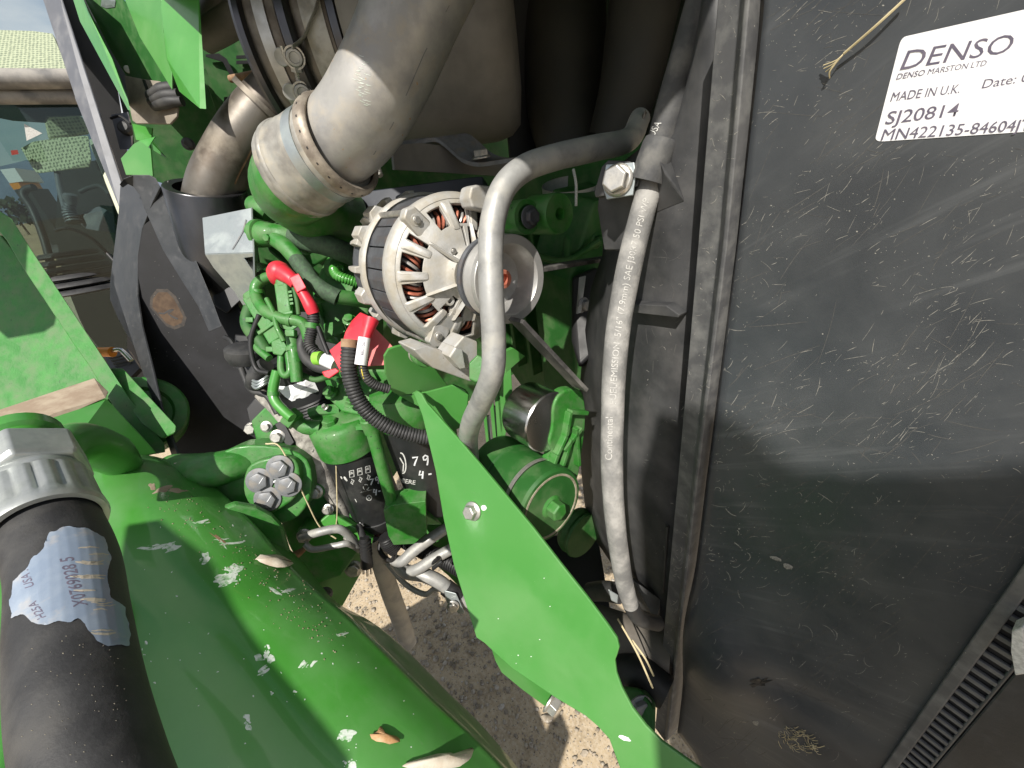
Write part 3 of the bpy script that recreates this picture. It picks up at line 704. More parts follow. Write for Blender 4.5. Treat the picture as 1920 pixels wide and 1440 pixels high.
# green upper bracket with bolt
ub = V(1000, 405, .50)
t = thing('upper_bracket', 'dark green cast bracket with a bolt and an open eye right of the bent pipe', 'bracket', ub)
ob('eye', lathe(V(985, 407, .505), AX, [(-.05, .020), (.0, .021), (.004, .0205), (.004, .0145), (-.002, .014)], 32), GCAST, t, smooth=40)
ob('eye', lathe(V(1046, 401, .51), AX, [(-.045, .0245), (.0, .0250), (.0035, .0235), (.0035, .0075), (-.012, .007)], 36), GCAST, t, smooth=40)
ob('arm', hull([V(x, y, .52) + AX*d for x, y in ((985, 382), (1040, 368), (1062, 420), (1040, 436), (985, 432)) for d in (-.012, -.05)]), GCAST, t, smooth=30, bev=.003)
ob('spacer', lathe(V(962, 405, .52), AX, [(-.02, .018), (.012, .018), (.012, .012)], 28), PULL, t)
ob('bolt', hexhead(V(993, 407, .497), AX, .0095, .010, 1.45, rot=.3), DKMET, t, smooth=30, bev=.0005)

# belts
BELT = mat('belt', (.035, .033, .032), (.06, .058, .055), sc=60, r=.6, bump=.1, dust=(.2, .19, .17), dsc=30, dlo=.5)
bw = AX*.022
def strap(pa, pb, name, label, wid=.022, th=.005):
    d = (pb - pa).normalized(); n = d.cross(AX).normalized()*th
    o = ob(name, prism([pa - n/2, pb - n/2, pb + n/2, pa + n/2], AX*wid), BELT, None, smooth=0, bev=.0006); return tag(o, label, 'belt')
strap(ap(PT + .004, .046, a_of(1010, 470)), V(1150, 480, .60), 'belt', 'black ribbed belt run leaving the top of the alternator pulley')
strap(V(955, 596, .44), V(1075, 722, .50), 'belt', 'black ribbed belt run going down from the alternator pulley to the tensioner', .024)

# ================================================================== belt tensioner
tc_ = V(1052, 795, .53)
t = thing('belt_tensioner', 'green cast belt tensioner arm carrying a shiny steel roller', 'tensioner', tc_)
ob('roller', lathe(V(1026, 790, .52), EX, [(-.048, .026), (-.047, .035), (-.044, .0402), (-.040, .0410), (.004, .0410), (.006, .0395), (.006, .02)], 56), STEEL, t, smooth=30)
arm = [(1036, 800), (1038, 765), (1048, 742), (1066, 730), (1090, 733), (1098, 760), (1098, 800), (1090, 860), (1082, 900), (1060, 920), (1030, 925), (1010, 920), (1022, 880), (1036, 850), (1030, 830)]
ob('arm', pprism(curve_poly(arm, 4), (V(1050, 800, .525), EX), .016), GCAST, t, smooth=30, bev=.003)
for a, b in (((1064, 770), (1056, 815)), ((1056, 815), (1040, 850)), ((1040, 850), (1016, 915)), ((1075, 800), (1080, 870)), ((1066, 820), (1050, 870)), ((1052, 842), (1085, 800)), ((1064, 770), (1096, 772))):
    pl = (V(1050, 800, .523), EX); p, q = onp(*a, *pl), onp(*b, *pl)
    d = (q - p).normalized(); s = d.cross(EX)*.0028
    ob('rib', prism([p + s - EX*.006, q + s - EX*.006, q - s - EX*.006, p - s - EX*.006], EX*.014), GCAST, t, smooth=0, bev=.001)
# green idler drum with pale ring
ic = V(1034, 950, .52)
t = thing('idler_pulley', 'green ribbed idler drum with a pale ring and a bolt in its face', 'pulley', ic)
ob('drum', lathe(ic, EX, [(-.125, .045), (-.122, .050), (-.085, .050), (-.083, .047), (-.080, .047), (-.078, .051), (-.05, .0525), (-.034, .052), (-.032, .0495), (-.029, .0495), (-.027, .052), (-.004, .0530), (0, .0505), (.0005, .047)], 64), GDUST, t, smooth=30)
ob('ring', lathe(ic, EX, [(-.002, .0470), (.0012, .0465), (.0014, .0440), (-.001, .0418), (-.002, .041)], 64, close=False), mat('pale_ring', (.33, .29, .22), (.2, .18, .12), sc=80, r=.6, dust=(.1, .14, .06), dsc=60, dlo=.5), t, smooth=40)
ob('band', lathe(ic, EX, [(-.0345, .0523), (-.0345, .0528), (-.0285, .0528), (-.0285, .0523)], 64, a0=1.0, a1=2.6), BOLT, t)
ob('face', lathe(ic, EX, [(-.006, .041), (-.005, .041), (-.0055, .016), (-.003, .014), (-.003, 0)], 48), mat('mossy_green', (.012, .09, .012), (.004, .02, .004), sc=260, lo=.4, hi=.6, r=.9, bump=1, bsc=300), t)
ob('bolt', hexhead(ic - EX*.003, EX, .0125, .020, 1.35, rot=.5), GCAST, t, smooth=30, bev=.0008)
# small green sheave below it
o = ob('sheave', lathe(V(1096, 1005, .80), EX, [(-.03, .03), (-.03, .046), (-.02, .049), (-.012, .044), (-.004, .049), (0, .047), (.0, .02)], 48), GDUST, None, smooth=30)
tag(o, 'small dark green sheave in the shade left of the shroud foot', 'pulley')

# ================================================================== lower alternator bracket and slotted guard
lb = V(830, 700, .52)
t = thing('alternator_bracket', 'bright green folded bracket under the alternator with clamp bolts', 'bracket', lb)
wall = [(720, 668), (728, 655), (742, 650), (790, 640), (815, 690), (845, 730), (868, 745), (840, 738), (780, 738), (750, 742), (735, 735), (722, 700)]
ob('wall', pprism(wall, pln(V(725, 690, .54), V(790, 650, .55), V(800, 735, .60)), .004), GPLATE, t, smooth=0, bev=.0012)
shelf = [(735, 735), (760, 742), (800, 735), (848, 722), (872, 732), (878, 742), (874, 790), (840, 810), (820, 790), (790, 765), (770, 755)]
ob('shelf', pprism(shelf, pln(V(735, 735, .60), V(870, 732, .56), V(850, 800, .60)), .004), GPLATE, t, smooth=0, bev=.0012)
ob('ear', lathe(V(798, 668, .50), AX, [(-.016, .014), (0, .0145), (.002, .013)], 24), GCAST, t)
ob('clamp_nut', hexhead(V(783, 662, .515), AX, .010, .012, 1.3), BOLT, t, smooth=30)
ob('ear', hull([V(x, y, z) for x, y in ((880, 680), (895, 665), (903, 668), (908, 710), (893, 718), (880, 712)) for z in (.435, .46)]), GCAST, t, smooth=30, bev=.002)
ob('tab', pprism([(945, 660), (962, 652), (985, 668), (948, 700)], (V(960, 675, .50), AX), .006), GPLATE, t, smooth=0, bev=.0008)
# guard with upright slots: separate bars
gp = pln(V(850, 800, .60), V(950, 700, .57), V(945, 830, .61))
t = thing('slotted_guard', 'green sheet guard with upright slots behind the bent pipe', 'guard', V(900, 800, .60))
ob('frame_plate', pprism([(925, 705), (958, 690), (962, 760), (945, 825), (933, 825)], gp, .003), GPLATE, t, smooth=0, bev=.0006)
for a, b, c, d in ((832, 838, 798, 852), (846, 854, 790, 862), (862, 869, 782, 862), (905, 911, 765, 850), (917, 924, 740, 838), (931, 937, 726, 832)):
    ob('bar', pprism([(a, c + 4), (b, c), (b + 8, d), (a + 9, d + 3)], gp, .004), GPLATE, t, smooth=0, bev=.0008)
ob('frame_plate', pprism([(833, 800), (872, 784), (935, 720), (942, 728), (875, 798), (838, 812)], gp, .004), GPLATE, t, smooth=0, bev=.0006)
ob('frame_plate', pprism([(840, 858), (880, 868), (946, 826), (950, 834), (884, 880), (842, 868)], gp, .004), GPLATE, t, smooth=0, bev=.0006)
for x0, y0, x1, y1 in ((905, 772, 915, 846), (893, 790, 902, 858)):
    ob('rod', tube([onp(x0, y0, gp[0] , gp[1]) + Y*.02, onp(x1, y1, gp[0], gp[1]) + Y*.02], .003, seg=8, n=1), PULL, t)

# ================================================================== big green plate
PP = pln(V(785, 745, .53), V(1160, 1215, .40), V(893, 1196, .49)); PN = PP[1] if PP[1].dot(PP[0] - CAM) > 0 else -PP[1]
def onP(x, y): return onp(x, y, *PP)
t = thing('mounting_plate', 'large bright green sheet plate with a bolt running down to the right', 'plate', onP(960, 1020))
outl = [(775, 737), (781, 732), (790, 738), (800, 756), (850, 812), (900, 870), (960, 942), (1000, 990), (1050, 1055), (1100, 1118), (1140, 1172), (1157, 1197), (1161, 1214), (1157, 1228), (1153, 1238), (1156, 1262), (1166, 1290), (1186, 1328), (1212, 1362), (1242, 1392), (1275, 1416), (1312, 1442), (1380, 1490), (1420, 1560), (1200, 1560), (1162, 1440), (1142, 1386), (1120, 1362), (1098, 1343), (1040, 1308), (960, 1254), (925, 1222), (908, 1206), (893, 1196), (876, 1142), (851, 1062), (831, 972), (816, 882), (791, 778)]
pl = ob('plate', pprism(outl, PP, .004), GPLATE, t, smooth=0, bev=.0012, seg=3); PLB = bvh(pl)
fold_d = (PN*.8 - cr*.5).normalized()
ob('folded_lip', prism([onP(783, 735) + PN*.0005, onP(773, 741) + PN*.0005, onP(773, 741) + fold_d*.045, onP(786, 738) + fold_d*.045], Z*.003), GPLATE, t, smooth=0, bev=.001)
ob('lower_flange', prism([onP(1142, 1384) + PN*.004, onP(1166, 1440) + PN*.004, onP(1215, 1560) + PN*.004, onP(1215, 1560) + PN*.05, onP(1166, 1440) + PN*.055 - cr*.012, onP(1142, 1384) + PN*.04 - cr*.012], cr*.003), GPLATE, t, smooth=0)
bc, _ = hit(PLB, 887, 958, 0)
ob('bolt', hexhead(bc, -PN, .0088, .011, 1.35, rot=.2), BOLT, t, smooth=30, bev=.0006)
ob('paint_dot', patch(blot(907, 952, 5, 5, 0, 12, .12), PLB, .0002), WINK, t, smooth=0)
ob('paint_dot', patch(blot(1171, 1384, 12, 4, .4, 12, .15), PLB, .0002), WINK, t, smooth=0)
for _ in range(7):
    ob('paint_fleck', patch(blot(rnd.uniform(880, 1100), rnd.uniform(1080, 1260), 1.3, 1, 0, 6), PLB, .0002), CHIP, t, smooth=0)
# hook below the plate
hk = V(1000, 1280, .55)
t = thing('lower_hook', 'green folded bracket with a pale bolt hanging below the plate over the gravel', 'bracket', hk)
hp_ = pln(V(930, 1220, .56), V(1040, 1300, .50), V(960, 1290, .56))
ob('bracket_body', pprism([(920, 1215), (960, 1235), (1040, 1290), (1050, 1310), (1025, 1328), (980, 1295), (940, 1262), (928, 1240)], hp_, .012), GPLATE, t, smooth=0, bev=.002)
ob('bolt', hexhead(V(1030, 1312, .492), w_from_c(Vector((.75, .45, -.45))), .0115, .014, 1.25), BOLT, t, smooth=30, bev=.0006)
# ================================================================== big intake pipe and its coupling
ip = [(840, -110, .40), (800, -30, .41), (768, 40, .42), (738, 110, .435), (705, 175, .45), (668, 232, .47), (622, 276, .49), (586, 296, .505)]
ipp = [V(*p) for p in ip]
t = thing('intake_pipe', 'thick bent aluminium pipe sweeping from the top down to its silver sleeve', 'pipe', ipp[4])
pipe = ob('pipe', tube(ipp, [.046, .0465, .047, .0475, .048, .0485, .048, .047], seg=48, n=10), ALUP, t); IPB = bvh(pipe)
ob('seam', ribbon([[(842, 10), (795, 100), (765, 170), (735, 235), (700, 290)]], 1.6, IPB, .0004), BOLTD, t)
bm = bmesh.new()
for _ in range(34):
    k = rnd.random(); x, y = 672 + k*10 + rnd.uniform(-12, 12), 160 - 60*rnd.random() + 50*k; l = rnd.uniform(5, 12)
    ribbon([[(x, y), (x + l*.5, y + l*.25), (x + l, y + l*.35)]], 1.0, IPB, .0003, bm, True)
o = ob('scratches', bm, CHIP, t, smooth=0); o['kind'] = 'stuff'
cdir = (ipp[-1] - V(655, 253, .478)).normalized()
cp = V(640, 272, .482)
t = thing('pipe_coupling', 'silver sleeve and beaded clamp ring joining the big pipe to the green elbow', 'coupling', cp)
Lc = .105
WB = lambda p: 1 + .022*mnoise.noise(p*38) + .012*mnoise.noise(p*95)
sleeve = ob('sleeve', lathe(cp, cdir, [(.004, .0505), (.010, .0535), (.016, .0540), (.022, .0540), (.028, .0542), (.034, .0545), (.038, .0552), (.042, .0548), (.047, .0556), (.052, .0562), (.057, .0560), (.062, .0568), (.066, .0575), (.073, .0577), (.080, .0572), (.082, .0560), (.084, .0545)], 96), SLEEVE, t, smooth=60)
ob('clamp_ring', lathe(cp, cdir, [(-.003, .0490), (-.006, .0535), (-.004, .0565), (.002, .0585), (.008, .0580), (.010, .0545), (.006, .050)], 72, close=False), mat('ring_brown_steel', (.34, .30, .25), (.2, .17, .14), sc=60, r=.5, metal=.5, dust=(.4, .35, .28), dsc=40), t, smooth=50)
ob('band', lathe(cp, cdir, [(.018, .0542), (.018, .0552), (.032, .0556), (.032, .0546)], 72, close=False), ZINC, t, smooth=30)
ob('bead', lathe(cp, cdir, [(.066, .0573), (.068, .0588), (.072, .0588), (.074, .0573)], 72, close=False), SLEEVE, t, smooth=60)
for v in sleeve.data.vertices:
    q = v.co + WL[sleeve.name] - cp; h = cdir*q.dot(cdir); v.co = cp + h + (q - h)*WB(q + h*3) - WL[sleeve.name]
sq = bmesh.new(); cu, cw = frame(cdir)
for i in range(22):
    a = 2*math.pi*i/22; c = cp + (cu*math.cos(a) + cw*math.sin(a))*.0578 + cdir*.0015
    tg = -cu*math.sin(a) + cw*math.cos(a); rr = cu*math.cos(a) + cw*math.sin(a)
    box(c, tg*.0013, cdir*.0008, rr*.0007, sq)
o = ob('perforations', sq, BLK, t, smooth=0); o['kind'] = 'stuff'
# green elbow below the coupling
el = [cp + cdir*.076, cp + cdir*.080 - Z*.006, V(548, 356, .575), V(592, 388, .63), V(640, 402, .70)]
o = ob('green_elbow', tube(el, [.052, .052, .051, .05, .048], seg=36, n=6), GCAST, None)
tag(o, 'green cast elbow under the end of the silver sleeve', 'elbow')

# ================================================================== after-treatment can lying across the bay
CA = (X*.6 + Y*.8).normalized()
cc = V(556, 112, .74)
t = thing('exhaust_can', 'heat stained steel exhaust can with a bolted band lying across the top', 'exhaust can', cc)
def can(p, m, name, seg=88, sm=30): return ob(name, lathe(cc, CA, p, seg), m, t, smooth=sm)
can([(-.045, .05), (-.030, .105), (-.014, .130), (-.006, .139)], HEAT, 'end_dome')
can([(-.010, .138), (-.010, .150), (-.004, .154), (.004, .153), (.007, .143)], SATIN, 'rim')
can([(.006, .143), (.012, .146), (.056, .147), (.060, .144)], HEAT, 'body_ring')
can([(.058, .144), (.060, .155), (.064, .160), (.076, .160), (.080, .155), (.081, .144)], SATIN, 'rim')
can([(.080, .146), (.090, .150), (.135, .150), (.138, .146)], HEAT, 'body_ring')
can([(.136, .146), (.138, .155), (.150, .157), (.153, .148)], SATIN, 'rim')
can([(.150, .148), (.158, .170), (.168, .177), (.35, .178), (.378, .172), (.396, .156), (.404, .10), (.406, .03)], DARKST, 'dark_body', sm=50)
ob('strap', lathe(cc, CA, [(.024, .1468), (.024, .149), (.042, .1492), (.042, .1470)], 88, close=False), PULL, t, smooth=30)
ob('foil_patch', lathe(cc, CA, [(.096, .1505), (.096, .1515), (.130, .1515), (.130, .1505)], 40, a0=R(150), a1=R(330)), SLEEVE, t)
def on_can(px, py, off=.011):                                       # the place on the can's side seen at a picture point
    best = None; d = ray(px, py)
    for i in range(400):
        z = .45 + i*.0008; q = CAM + d*z; rel = q - cc; h = rel.dot(CA); rr = (rel - CA*h).length
        if rr <= .147 + off: return q
    return CAM + d*.6
# band clamp: two trunnions and a threaded rod
tr = on_can(552, 108); tr2 = on_can(567, 173); td = (tr2 - tr).normalized()
cl = thing('band_clamp', 'steel band clamp with two round trunnions and a threaded rod on the exhaust can', 'clamp', tr)
k_ = (tr - CAM).length/.62 * 1.0
toc = (CAM - tr).normalized(); side = td.cross(toc).normalized()
side = side if side.dot(cr) < 0 else -side
for p in (tr + toc*.003, tr2 + toc*.003):
    ob('trunnion', lathe(p - toc*.004, toc, [(0, .0115), (.012, .0115), (.013, .0105), (.0132, .0075), (.011, .0068), (.011, 0)], 28), PULL, cl, smooth=30)
    ob('loop', lathe(p - toc*.008, toc, [(0, .0125), (0, .0150), (.014, .0150), (.014, .0125)], 28, close=False), BOLT, cl, smooth=30)
    ob('trunnion', lathe(p + side*.017 - toc*.010, toc, [(0, .0115), (.012, .0115), (.0125, .0105), (.012, .006)], 24), PULL, cl, smooth=30)
ob('threaded_rod', tube([tr + td*.010 + toc*.004, on_can(578, 232, .008)], .0050, seg=12, n=1, pitch=.0026, amp=.18), PULL, cl, smooth=0)
ob('nut', hexhead(tr2 - td*.026 + toc*.004, -td, .009, .010, 0), PULL, cl, smooth=0)
ob('nut', hexhead(tr2 + td*.016 + toc*.004, td, .009, .010, 0), PULL, cl, smooth=0)
ob('band', tube([on_can(600, -20, .006), on_can(592, 14, .006), on_can(580, 45, .006), on_can(568, 72, .012), tr + toc*.014 + td*-.012], .009, seg=10, n=5, flat=.16), PULL, cl)
ob('band', tube([tr2 + toc*.012, on_can(588, 178, .012), on_can(598, 205, .006), on_can(604, 240, .006)], .008, seg=10, n=5, flat=.16), PULL, cl)
ob('tag_pin', tube([on_can(528, 86, .02), on_can(533, 104, .02)], .0030, seg=8, n=1), BOLT, cl)
# can cradle strap with bolt (lower right)
cs = [(728, 268), (742, 266), (765, 272), (790, 262), (815, 258), (832, 268), (850, 284), (868, 298), (895, 305), (935, 300), (960, 296)]
bm = bmesh.new(); pr = None
for i, p in enumerate(spline([V(x, y, .66) for x, y in cs], 4)):
    q = [bm.verts.new(p), bm.verts.new(p + Z*-.006), bm.verts.new(p - Z*.006 + Y*.06), bm.verts.new(p + Y*.06)]
    if pr:
        for k in range(4): bm.faces.new((pr[k], q[k], q[(k+1) % 4], pr[(k+1) % 4]))
    else: bm.faces.new(q[::-1])
    pr = q
bm.faces.new(pr)
t = thing('can_cradle', 'wavy dull steel strip with a hexagon bolt below the dark exhaust can', 'bracket', V(880, 300, .66))
ob('strip', bm, BOLTD, t, smooth=40)
ob('web', pprism([(735, 272), (790, 268), (832, 274), (870, 305), (960, 303), (940, 330), (740, 318)], (V(850, 300, .69), X), .01), DARKST, t, smooth=0)
ob('bolt', hexhead(V(903, 297, .66), Z, .0125, .013, 1.3), BOLT, t, smooth=30)
o = ob('stud', tube([V(705, 310, .63), V(712, 330, .63)], .006, seg=12, n=1, pitch=.003, amp=.12), BOLT, None); tag(o, 'short threaded stud end peeking out under the silver sleeve', 'stud')
# black intake ducts at top centre
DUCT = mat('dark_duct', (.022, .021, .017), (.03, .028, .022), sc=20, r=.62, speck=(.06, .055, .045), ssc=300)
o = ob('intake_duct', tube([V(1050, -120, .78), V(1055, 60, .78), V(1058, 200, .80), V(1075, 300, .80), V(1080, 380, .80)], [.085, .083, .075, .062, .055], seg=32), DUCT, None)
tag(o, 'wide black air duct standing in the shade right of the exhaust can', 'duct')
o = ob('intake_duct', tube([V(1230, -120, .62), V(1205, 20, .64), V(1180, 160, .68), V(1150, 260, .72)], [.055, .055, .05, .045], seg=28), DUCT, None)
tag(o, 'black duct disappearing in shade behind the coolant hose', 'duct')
o = ob('hose_clamp_band', lathe(V(1073, 357, .70), (V(1074, 372, .71) - V(1073, 345, .695)), [(-.012, .0505), (-.012, .052), (.012, .052), (.012, .0505)], 48, close=False), PULL, None, smooth=30)
tag(o, 'steel band clamp round the foot of the black air duct', 'clamp')
o = ob('cable_tie', tube([V(1075, 318, .62), V(1080, 345, .615), V(1080, 386, .62)], .0022, seg=8), PALEINK, None); tag(o, 'pale cable tie hanging over the steel band clamp', 'cable tie')
o = ob('gap_shade_sheet', pprism([(940, -80), (1000, -80), (1012, 60), (1020, 160), (1024, 330), (960, 330), (950, 200)], (V(990, 200, .80), X), .006), BLK, None, smooth=0); tag(o, 'black upright sheet standing for the shade between the exhaust can and the air duct', 'strap')  # black sheet put into the gap in place of its shade
# blue black rail
rp = [(598, 378), (700, 356), (880, 332), (905, 330), (905, 372), (800, 385), (640, 424), (608, 428)]
o = ob('rail', pprism(rp, pln(V(600, 380, .72), V(900, 330, .66), V(620, 425, .72)), .05), NAVY, None, smooth=0, bev=.002)
tag(o, 'blue black steel rail crossing behind the alternator', 'rail')

# ================================================================== exhaust outlet, charcoal collar, heat shield
t = thing('exhaust_outlet', 'brown tinted exhaust tube going down into a satin black collar', 'exhaust', V(420, 290, .80))
ob('tube', tube([V(540, 165, .78), V(500, 200, .785), V(462, 245, .79), V(430, 295, .80), V(405, 345, .81), V(392, 400, .83)], .049, seg=40, n=8), HEAT, t)
ob('weld', ribbon([[(482, 258), (474, 276), (463, 298), (450, 322), (440, 345)]], 3.2, bvh(bpy.data.objects['tube']), .0008), RUST, t)
ob('flange', lathe(V(498, 205, .785), (V(462, 245, .79) - V(500, 200, .785)), [(-.006, .05), (-.006, .062), (.004, .062), (.004, .05)], 48, close=False), HEAT, t)
colA, colB = V(386, 352, .80), V(432, 548, .93)
cdn = (colB - colA)
ob('collar', lathe(colA, cdn, [(0, .0535), (-.001, .0685), (.001, .0700), (cdn.length, .0700), (cdn.length, .060)], 56, close=False), SATIN, t, smooth=40)
ob('screw', hexhead(V(317, 349, .79), w_from_c(Vector((-.8, 0, -.5))), .007, .008, 1.4), BOLT, t, smooth=30)
ob('mount', hull([V(x, y, z) for x, y in ((398, 545), (440, 535), (455, 560), (425, 588), (400, 572)) for z in (.86, .92)]), SHIELD, t, smooth=30, bev=.004)
hs = thing('heat_shield', 'charcoal black folded heat shield with an arched flange and a burnt brown spot', 'heat shield', V(330, 620, .86))
# front face of the shield (faces forward), its left return and arched flange
fpl = pln(V(266, 445, .84), V(470, 700, .90), V(340, 870, .92))
ff = [(266, 430), (258, 480), (257, 555), (264, 610), (285, 690), (305, 775), (330, 850), (345, 890), (490, 890), (490, 690), (470, 620), (440, 560), (380, 470), (320, 390), (285, 372)]
SHADED = mat('shaded_black', (.013, .013, .014), (.02, .02, .022), sc=16, r=.6, r2=.72, spec=.2, bump=.1, bsc=700, speck=(.18, .18, .17), ssc=260, sth=.765)  # darker copy of the shield finish, the face's shade put into its colour
face = ob('face', pprism(ff, fpl, .004), SHADED, hs, smooth=0, bev=.002); HFB = bvh(face)
lp_ = pln(V(266, 440, .84), V(257, 555, .85), V(206, 545, .93))
lf = [(226, 340), (222, 400), (206, 530), (206, 562), (220, 595), (250, 650), (282, 740), (320, 850), (334, 895), (348, 895), (332, 850), (305, 775), (285, 690), (265, 610), (257, 555), (258, 480), (266, 430), (285, 380), (300, 350), (262, 328)]
ob('side_return', pprism(lf, lp_, .004), SHIELD, hs, smooth=0, bev=.001)
fo = [(224, 346), (232, 335), (250, 328), (280, 328), (292, 334), (306, 360), (330, 410), (360, 470), (395, 555), (416, 612)]
fi = [(230, 352), (240, 345), (250, 350), (262, 366), (270, 390), (284, 420), (305, 468), (338, 522), (372, 575), (392, 622)]
bm = bmesh.new(); pr = None; m = len(fo)
for i in range(m):
    z = .845 + .02*i/(m-1)
    q = [bm.verts.new(V(*fo[i], z - .045)), bm.verts.new(V(*fi[i], z - .03)), bm.verts.new(V(*fi[i], z - .024)), bm.verts.new(V(*fo[i], z - .039))]
    if pr:
        for k in range(4): bm.faces.new((pr[k], q[k], q[(k+1) % 4], pr[(k+1) % 4]))
    else: bm.faces.new(q[::-1])
    pr = q
bm.faces.new(pr); ob('flange', bm, SHIELD, hs, smooth=50, bev=.001)
BURN = mat('burnt_brown', (.075, .045, .024), (.05, .03, .018), sc=60, r=.8)
BURN2 = mat('scorched_edge', (.04, .031, .024), (.025, .022, .02), sc=120, r=.75)
ob('burnt_patch', patch([(312 + a*1.12, 580 + b*1.12) for a, b in ((-27, -20), (-16, -34), (2, -34), (16, -22), (26, -2), (34, 14), (30, 28), (14, 34), (0, 28), (-14, 12), (-28, -4))], HFB, .0004), BURN2, hs, smooth=0)
ob('burnt_patch', patch([(312 + a, 580 + b) for a, b in ((-25, -20), (-15, -32), (2, -32), (14, -20), (24, -2), (32, 14), (28, 26), (14, 32), (0, 26), (-12, 12), (-26, -4))], HFB, .0007), BURN, hs, smooth=0)
ob('crack', ribbon([[(298, 587), (308, 588), (318, 582), (326, 580), (316, 588), (324, 594), (334, 598)]], 3, HFB, .001), BLK, hs, smooth=0)
bm = bmesh.new()
for _ in range(60): patch(blot(rnd.uniform(265, 420), rnd.uniform(440, 700), rnd.uniform(.4, 1), .5, n=5), HFB, .0006, bm)
o = ob('specks', bm, SCUF, hs, smooth=0); o['kind'] = 'stuff'

# ================================================================== hood and inner green wall at upper left
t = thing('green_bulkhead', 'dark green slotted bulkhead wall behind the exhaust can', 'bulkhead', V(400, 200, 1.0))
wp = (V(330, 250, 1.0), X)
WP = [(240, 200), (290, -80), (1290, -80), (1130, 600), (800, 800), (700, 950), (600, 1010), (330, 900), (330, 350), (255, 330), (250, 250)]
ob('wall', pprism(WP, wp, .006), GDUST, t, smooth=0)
for s in ([(385, 102), (410, 100), (425, 110), (445, 150), (438, 154), (418, 116), (386, 106)], [(443, 104), (495, 102), (495, 108), (443, 110)], [(443, 114), (495, 112), (495, 118), (443, 120)], [(420, 182), (445, 180), (446, 190), (420, 192)]):
    ob('slot', pprism(s, (V(330, 250, .992), X), .004), BLK, t, smooth=0)
ob('edge_rib', pprism([(380, 130), (386, 128), (424, 232), (416, 240)], (V(400, 200, .985), X), .02), GDUST, t, smooth=0)
ob('bolt', hexhead(V(353, 270, .985), X, .010, .012, 1.4), DKMET, t, smooth=30)
ob('bolt', hexhead(V(424, 574, .93), X, .010, .010, 1.5), BOLT, t, smooth=30)
ob('sensor', tube([V(432, 148, .97), V(478, 140, .95), V(490, 138, .95)], [.008, .009, .014], seg=12), RUST, t)
ob('mirror_hole', patch(curve_poly([(455, 45), (475, 38), (490, 45), (495, 70), (488, 90), (470, 85), (458, 65)], 3), bvh(bpy.data.objects['wall.001'] if 'wall.001' in bpy.data.objects else bpy.data.objects['wall']), .004), ZINC, t, smooth=0)
o = ob('top_pipe', tube([V(380, 70, .80), V(430, 42, .78), V(500, -10, .76), (V(560, -60, .75))], .027, seg=20), DARKST, None); tag(o, 'dull dark pipe crossing the top left corner of the bay', 'pipe')
o = ob('top_pipe', tube([V(370, 60, .86), V(400, 20, .85), V(430, -30, .84)], [.03, .027, .027], seg=20), DARKST, None); tag(o, 'short dark pipe stub at the top beside the bright hood edge', 'pipe')
hd = thing('hood', 'bright green folded hood with a dark inner brace at the upper left', 'hood', V(300, 80, .78))
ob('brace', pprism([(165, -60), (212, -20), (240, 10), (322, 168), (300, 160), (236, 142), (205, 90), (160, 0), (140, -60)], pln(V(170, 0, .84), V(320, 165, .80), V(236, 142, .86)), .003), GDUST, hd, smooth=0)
for x, y in ((240, 130), (283, 125)): ob('rivet', lathe(onp(x, y, V(236, 142, .85), X), X, [(0, .007), (.002, .006), (.003, 0)], 16), PALEINK, hd)
ob('outer_edge', hull([V(128, -30, .88), V(143, -30, .85), V(170, 30, .84), V(212, 110, .84), V(246, 200, .84), V(247, 208, .85), V(240, 206, .86), V(200, 120, .87), V(150, 40, .88)]), GREEN, hd, smooth=25)
hdir = (CAM - V(190, 90, .85)).normalized()
ob('brace_shade_skin', prism([V(140, -30, .84), V(168, 30, .835), V(208, 108, .835), V(240, 196, .835)], hdir*.16), GREEN, hd, smooth=0)  # skin extended along the sight line, shaped to shade the brace
ob('flap', pprism([(218, -40), (300, -40), (306, 60), (322, 120), (322, 168), (298, 128), (262, 70)], pln(V(220, 0, .80), V(300, 0, .74), V(322, 165, .76)), .003), GPLATE, hd, smooth=0, bev=.001)
ob('return_flange', hull([V(297, -40, .74), V(372, -40, .70), V(387, 205, .70), V(375, 204, .70), V(336, 172, .74), V(312, 110, .742), V(300, 0, .742)]), GREEN, hd, smooth=10, bev=.001)
ob('hole_plate', patch([(192, -4), (210, -6), (218, 2), (216, 14), (200, 16), (190, 12)], bvh(bpy.data.objects['brace']), .002), ZINC, hd, smooth=0)
ob('roof_panel', prism([Vector((-.06, .0, 2.0)), Vector((-.02, .30, 2.01)), Vector((.55, .30, 2.01)), Vector((.55, 1.15, 2.12)), Vector((-1.25, 1.15, 2.02)), Vector((-1.25, .05, 2.0)), Vector((-.9, .0, 2.0))], Z*.02), GDUST, hd, smooth=0)
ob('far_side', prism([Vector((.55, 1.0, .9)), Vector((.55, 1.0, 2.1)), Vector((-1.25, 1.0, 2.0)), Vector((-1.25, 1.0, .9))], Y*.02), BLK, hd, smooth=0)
MUD = mat('dusty_tan_plate', (.17, .145, .115), (.24, .21, .17), sc=30, r=.8, bump=.1)
t = thing('boot_plate', 'dusty tan plate with a ribbed rubber boot below the hood brace', 'plate', V(290, 190, .80))
ob('plate', pprism([(233, 141), (268, 148), (300, 152), (322, 165), (333, 200), (331, 218), (318, 232), (255, 231), (248, 226), (240, 190)], pln(V(236, 142, .835), V(330, 200, .80), V(260, 230, .83)), .004), MUD, t, smooth=0, bev=.001)
for a, b, r in (((282, 182), (328, 164), .013), ((284, 192), (336, 178), .012), ((288, 200), (342, 190), .010)):
    ob('boot_fold', tube([V(*a, .80), V((a[0]+b[0])/2, (a[1]+b[1])/2 - 3, .79), V(*b, .79)], [r*.8, r, r*.85], seg=16, wob=.12), RUB, t)
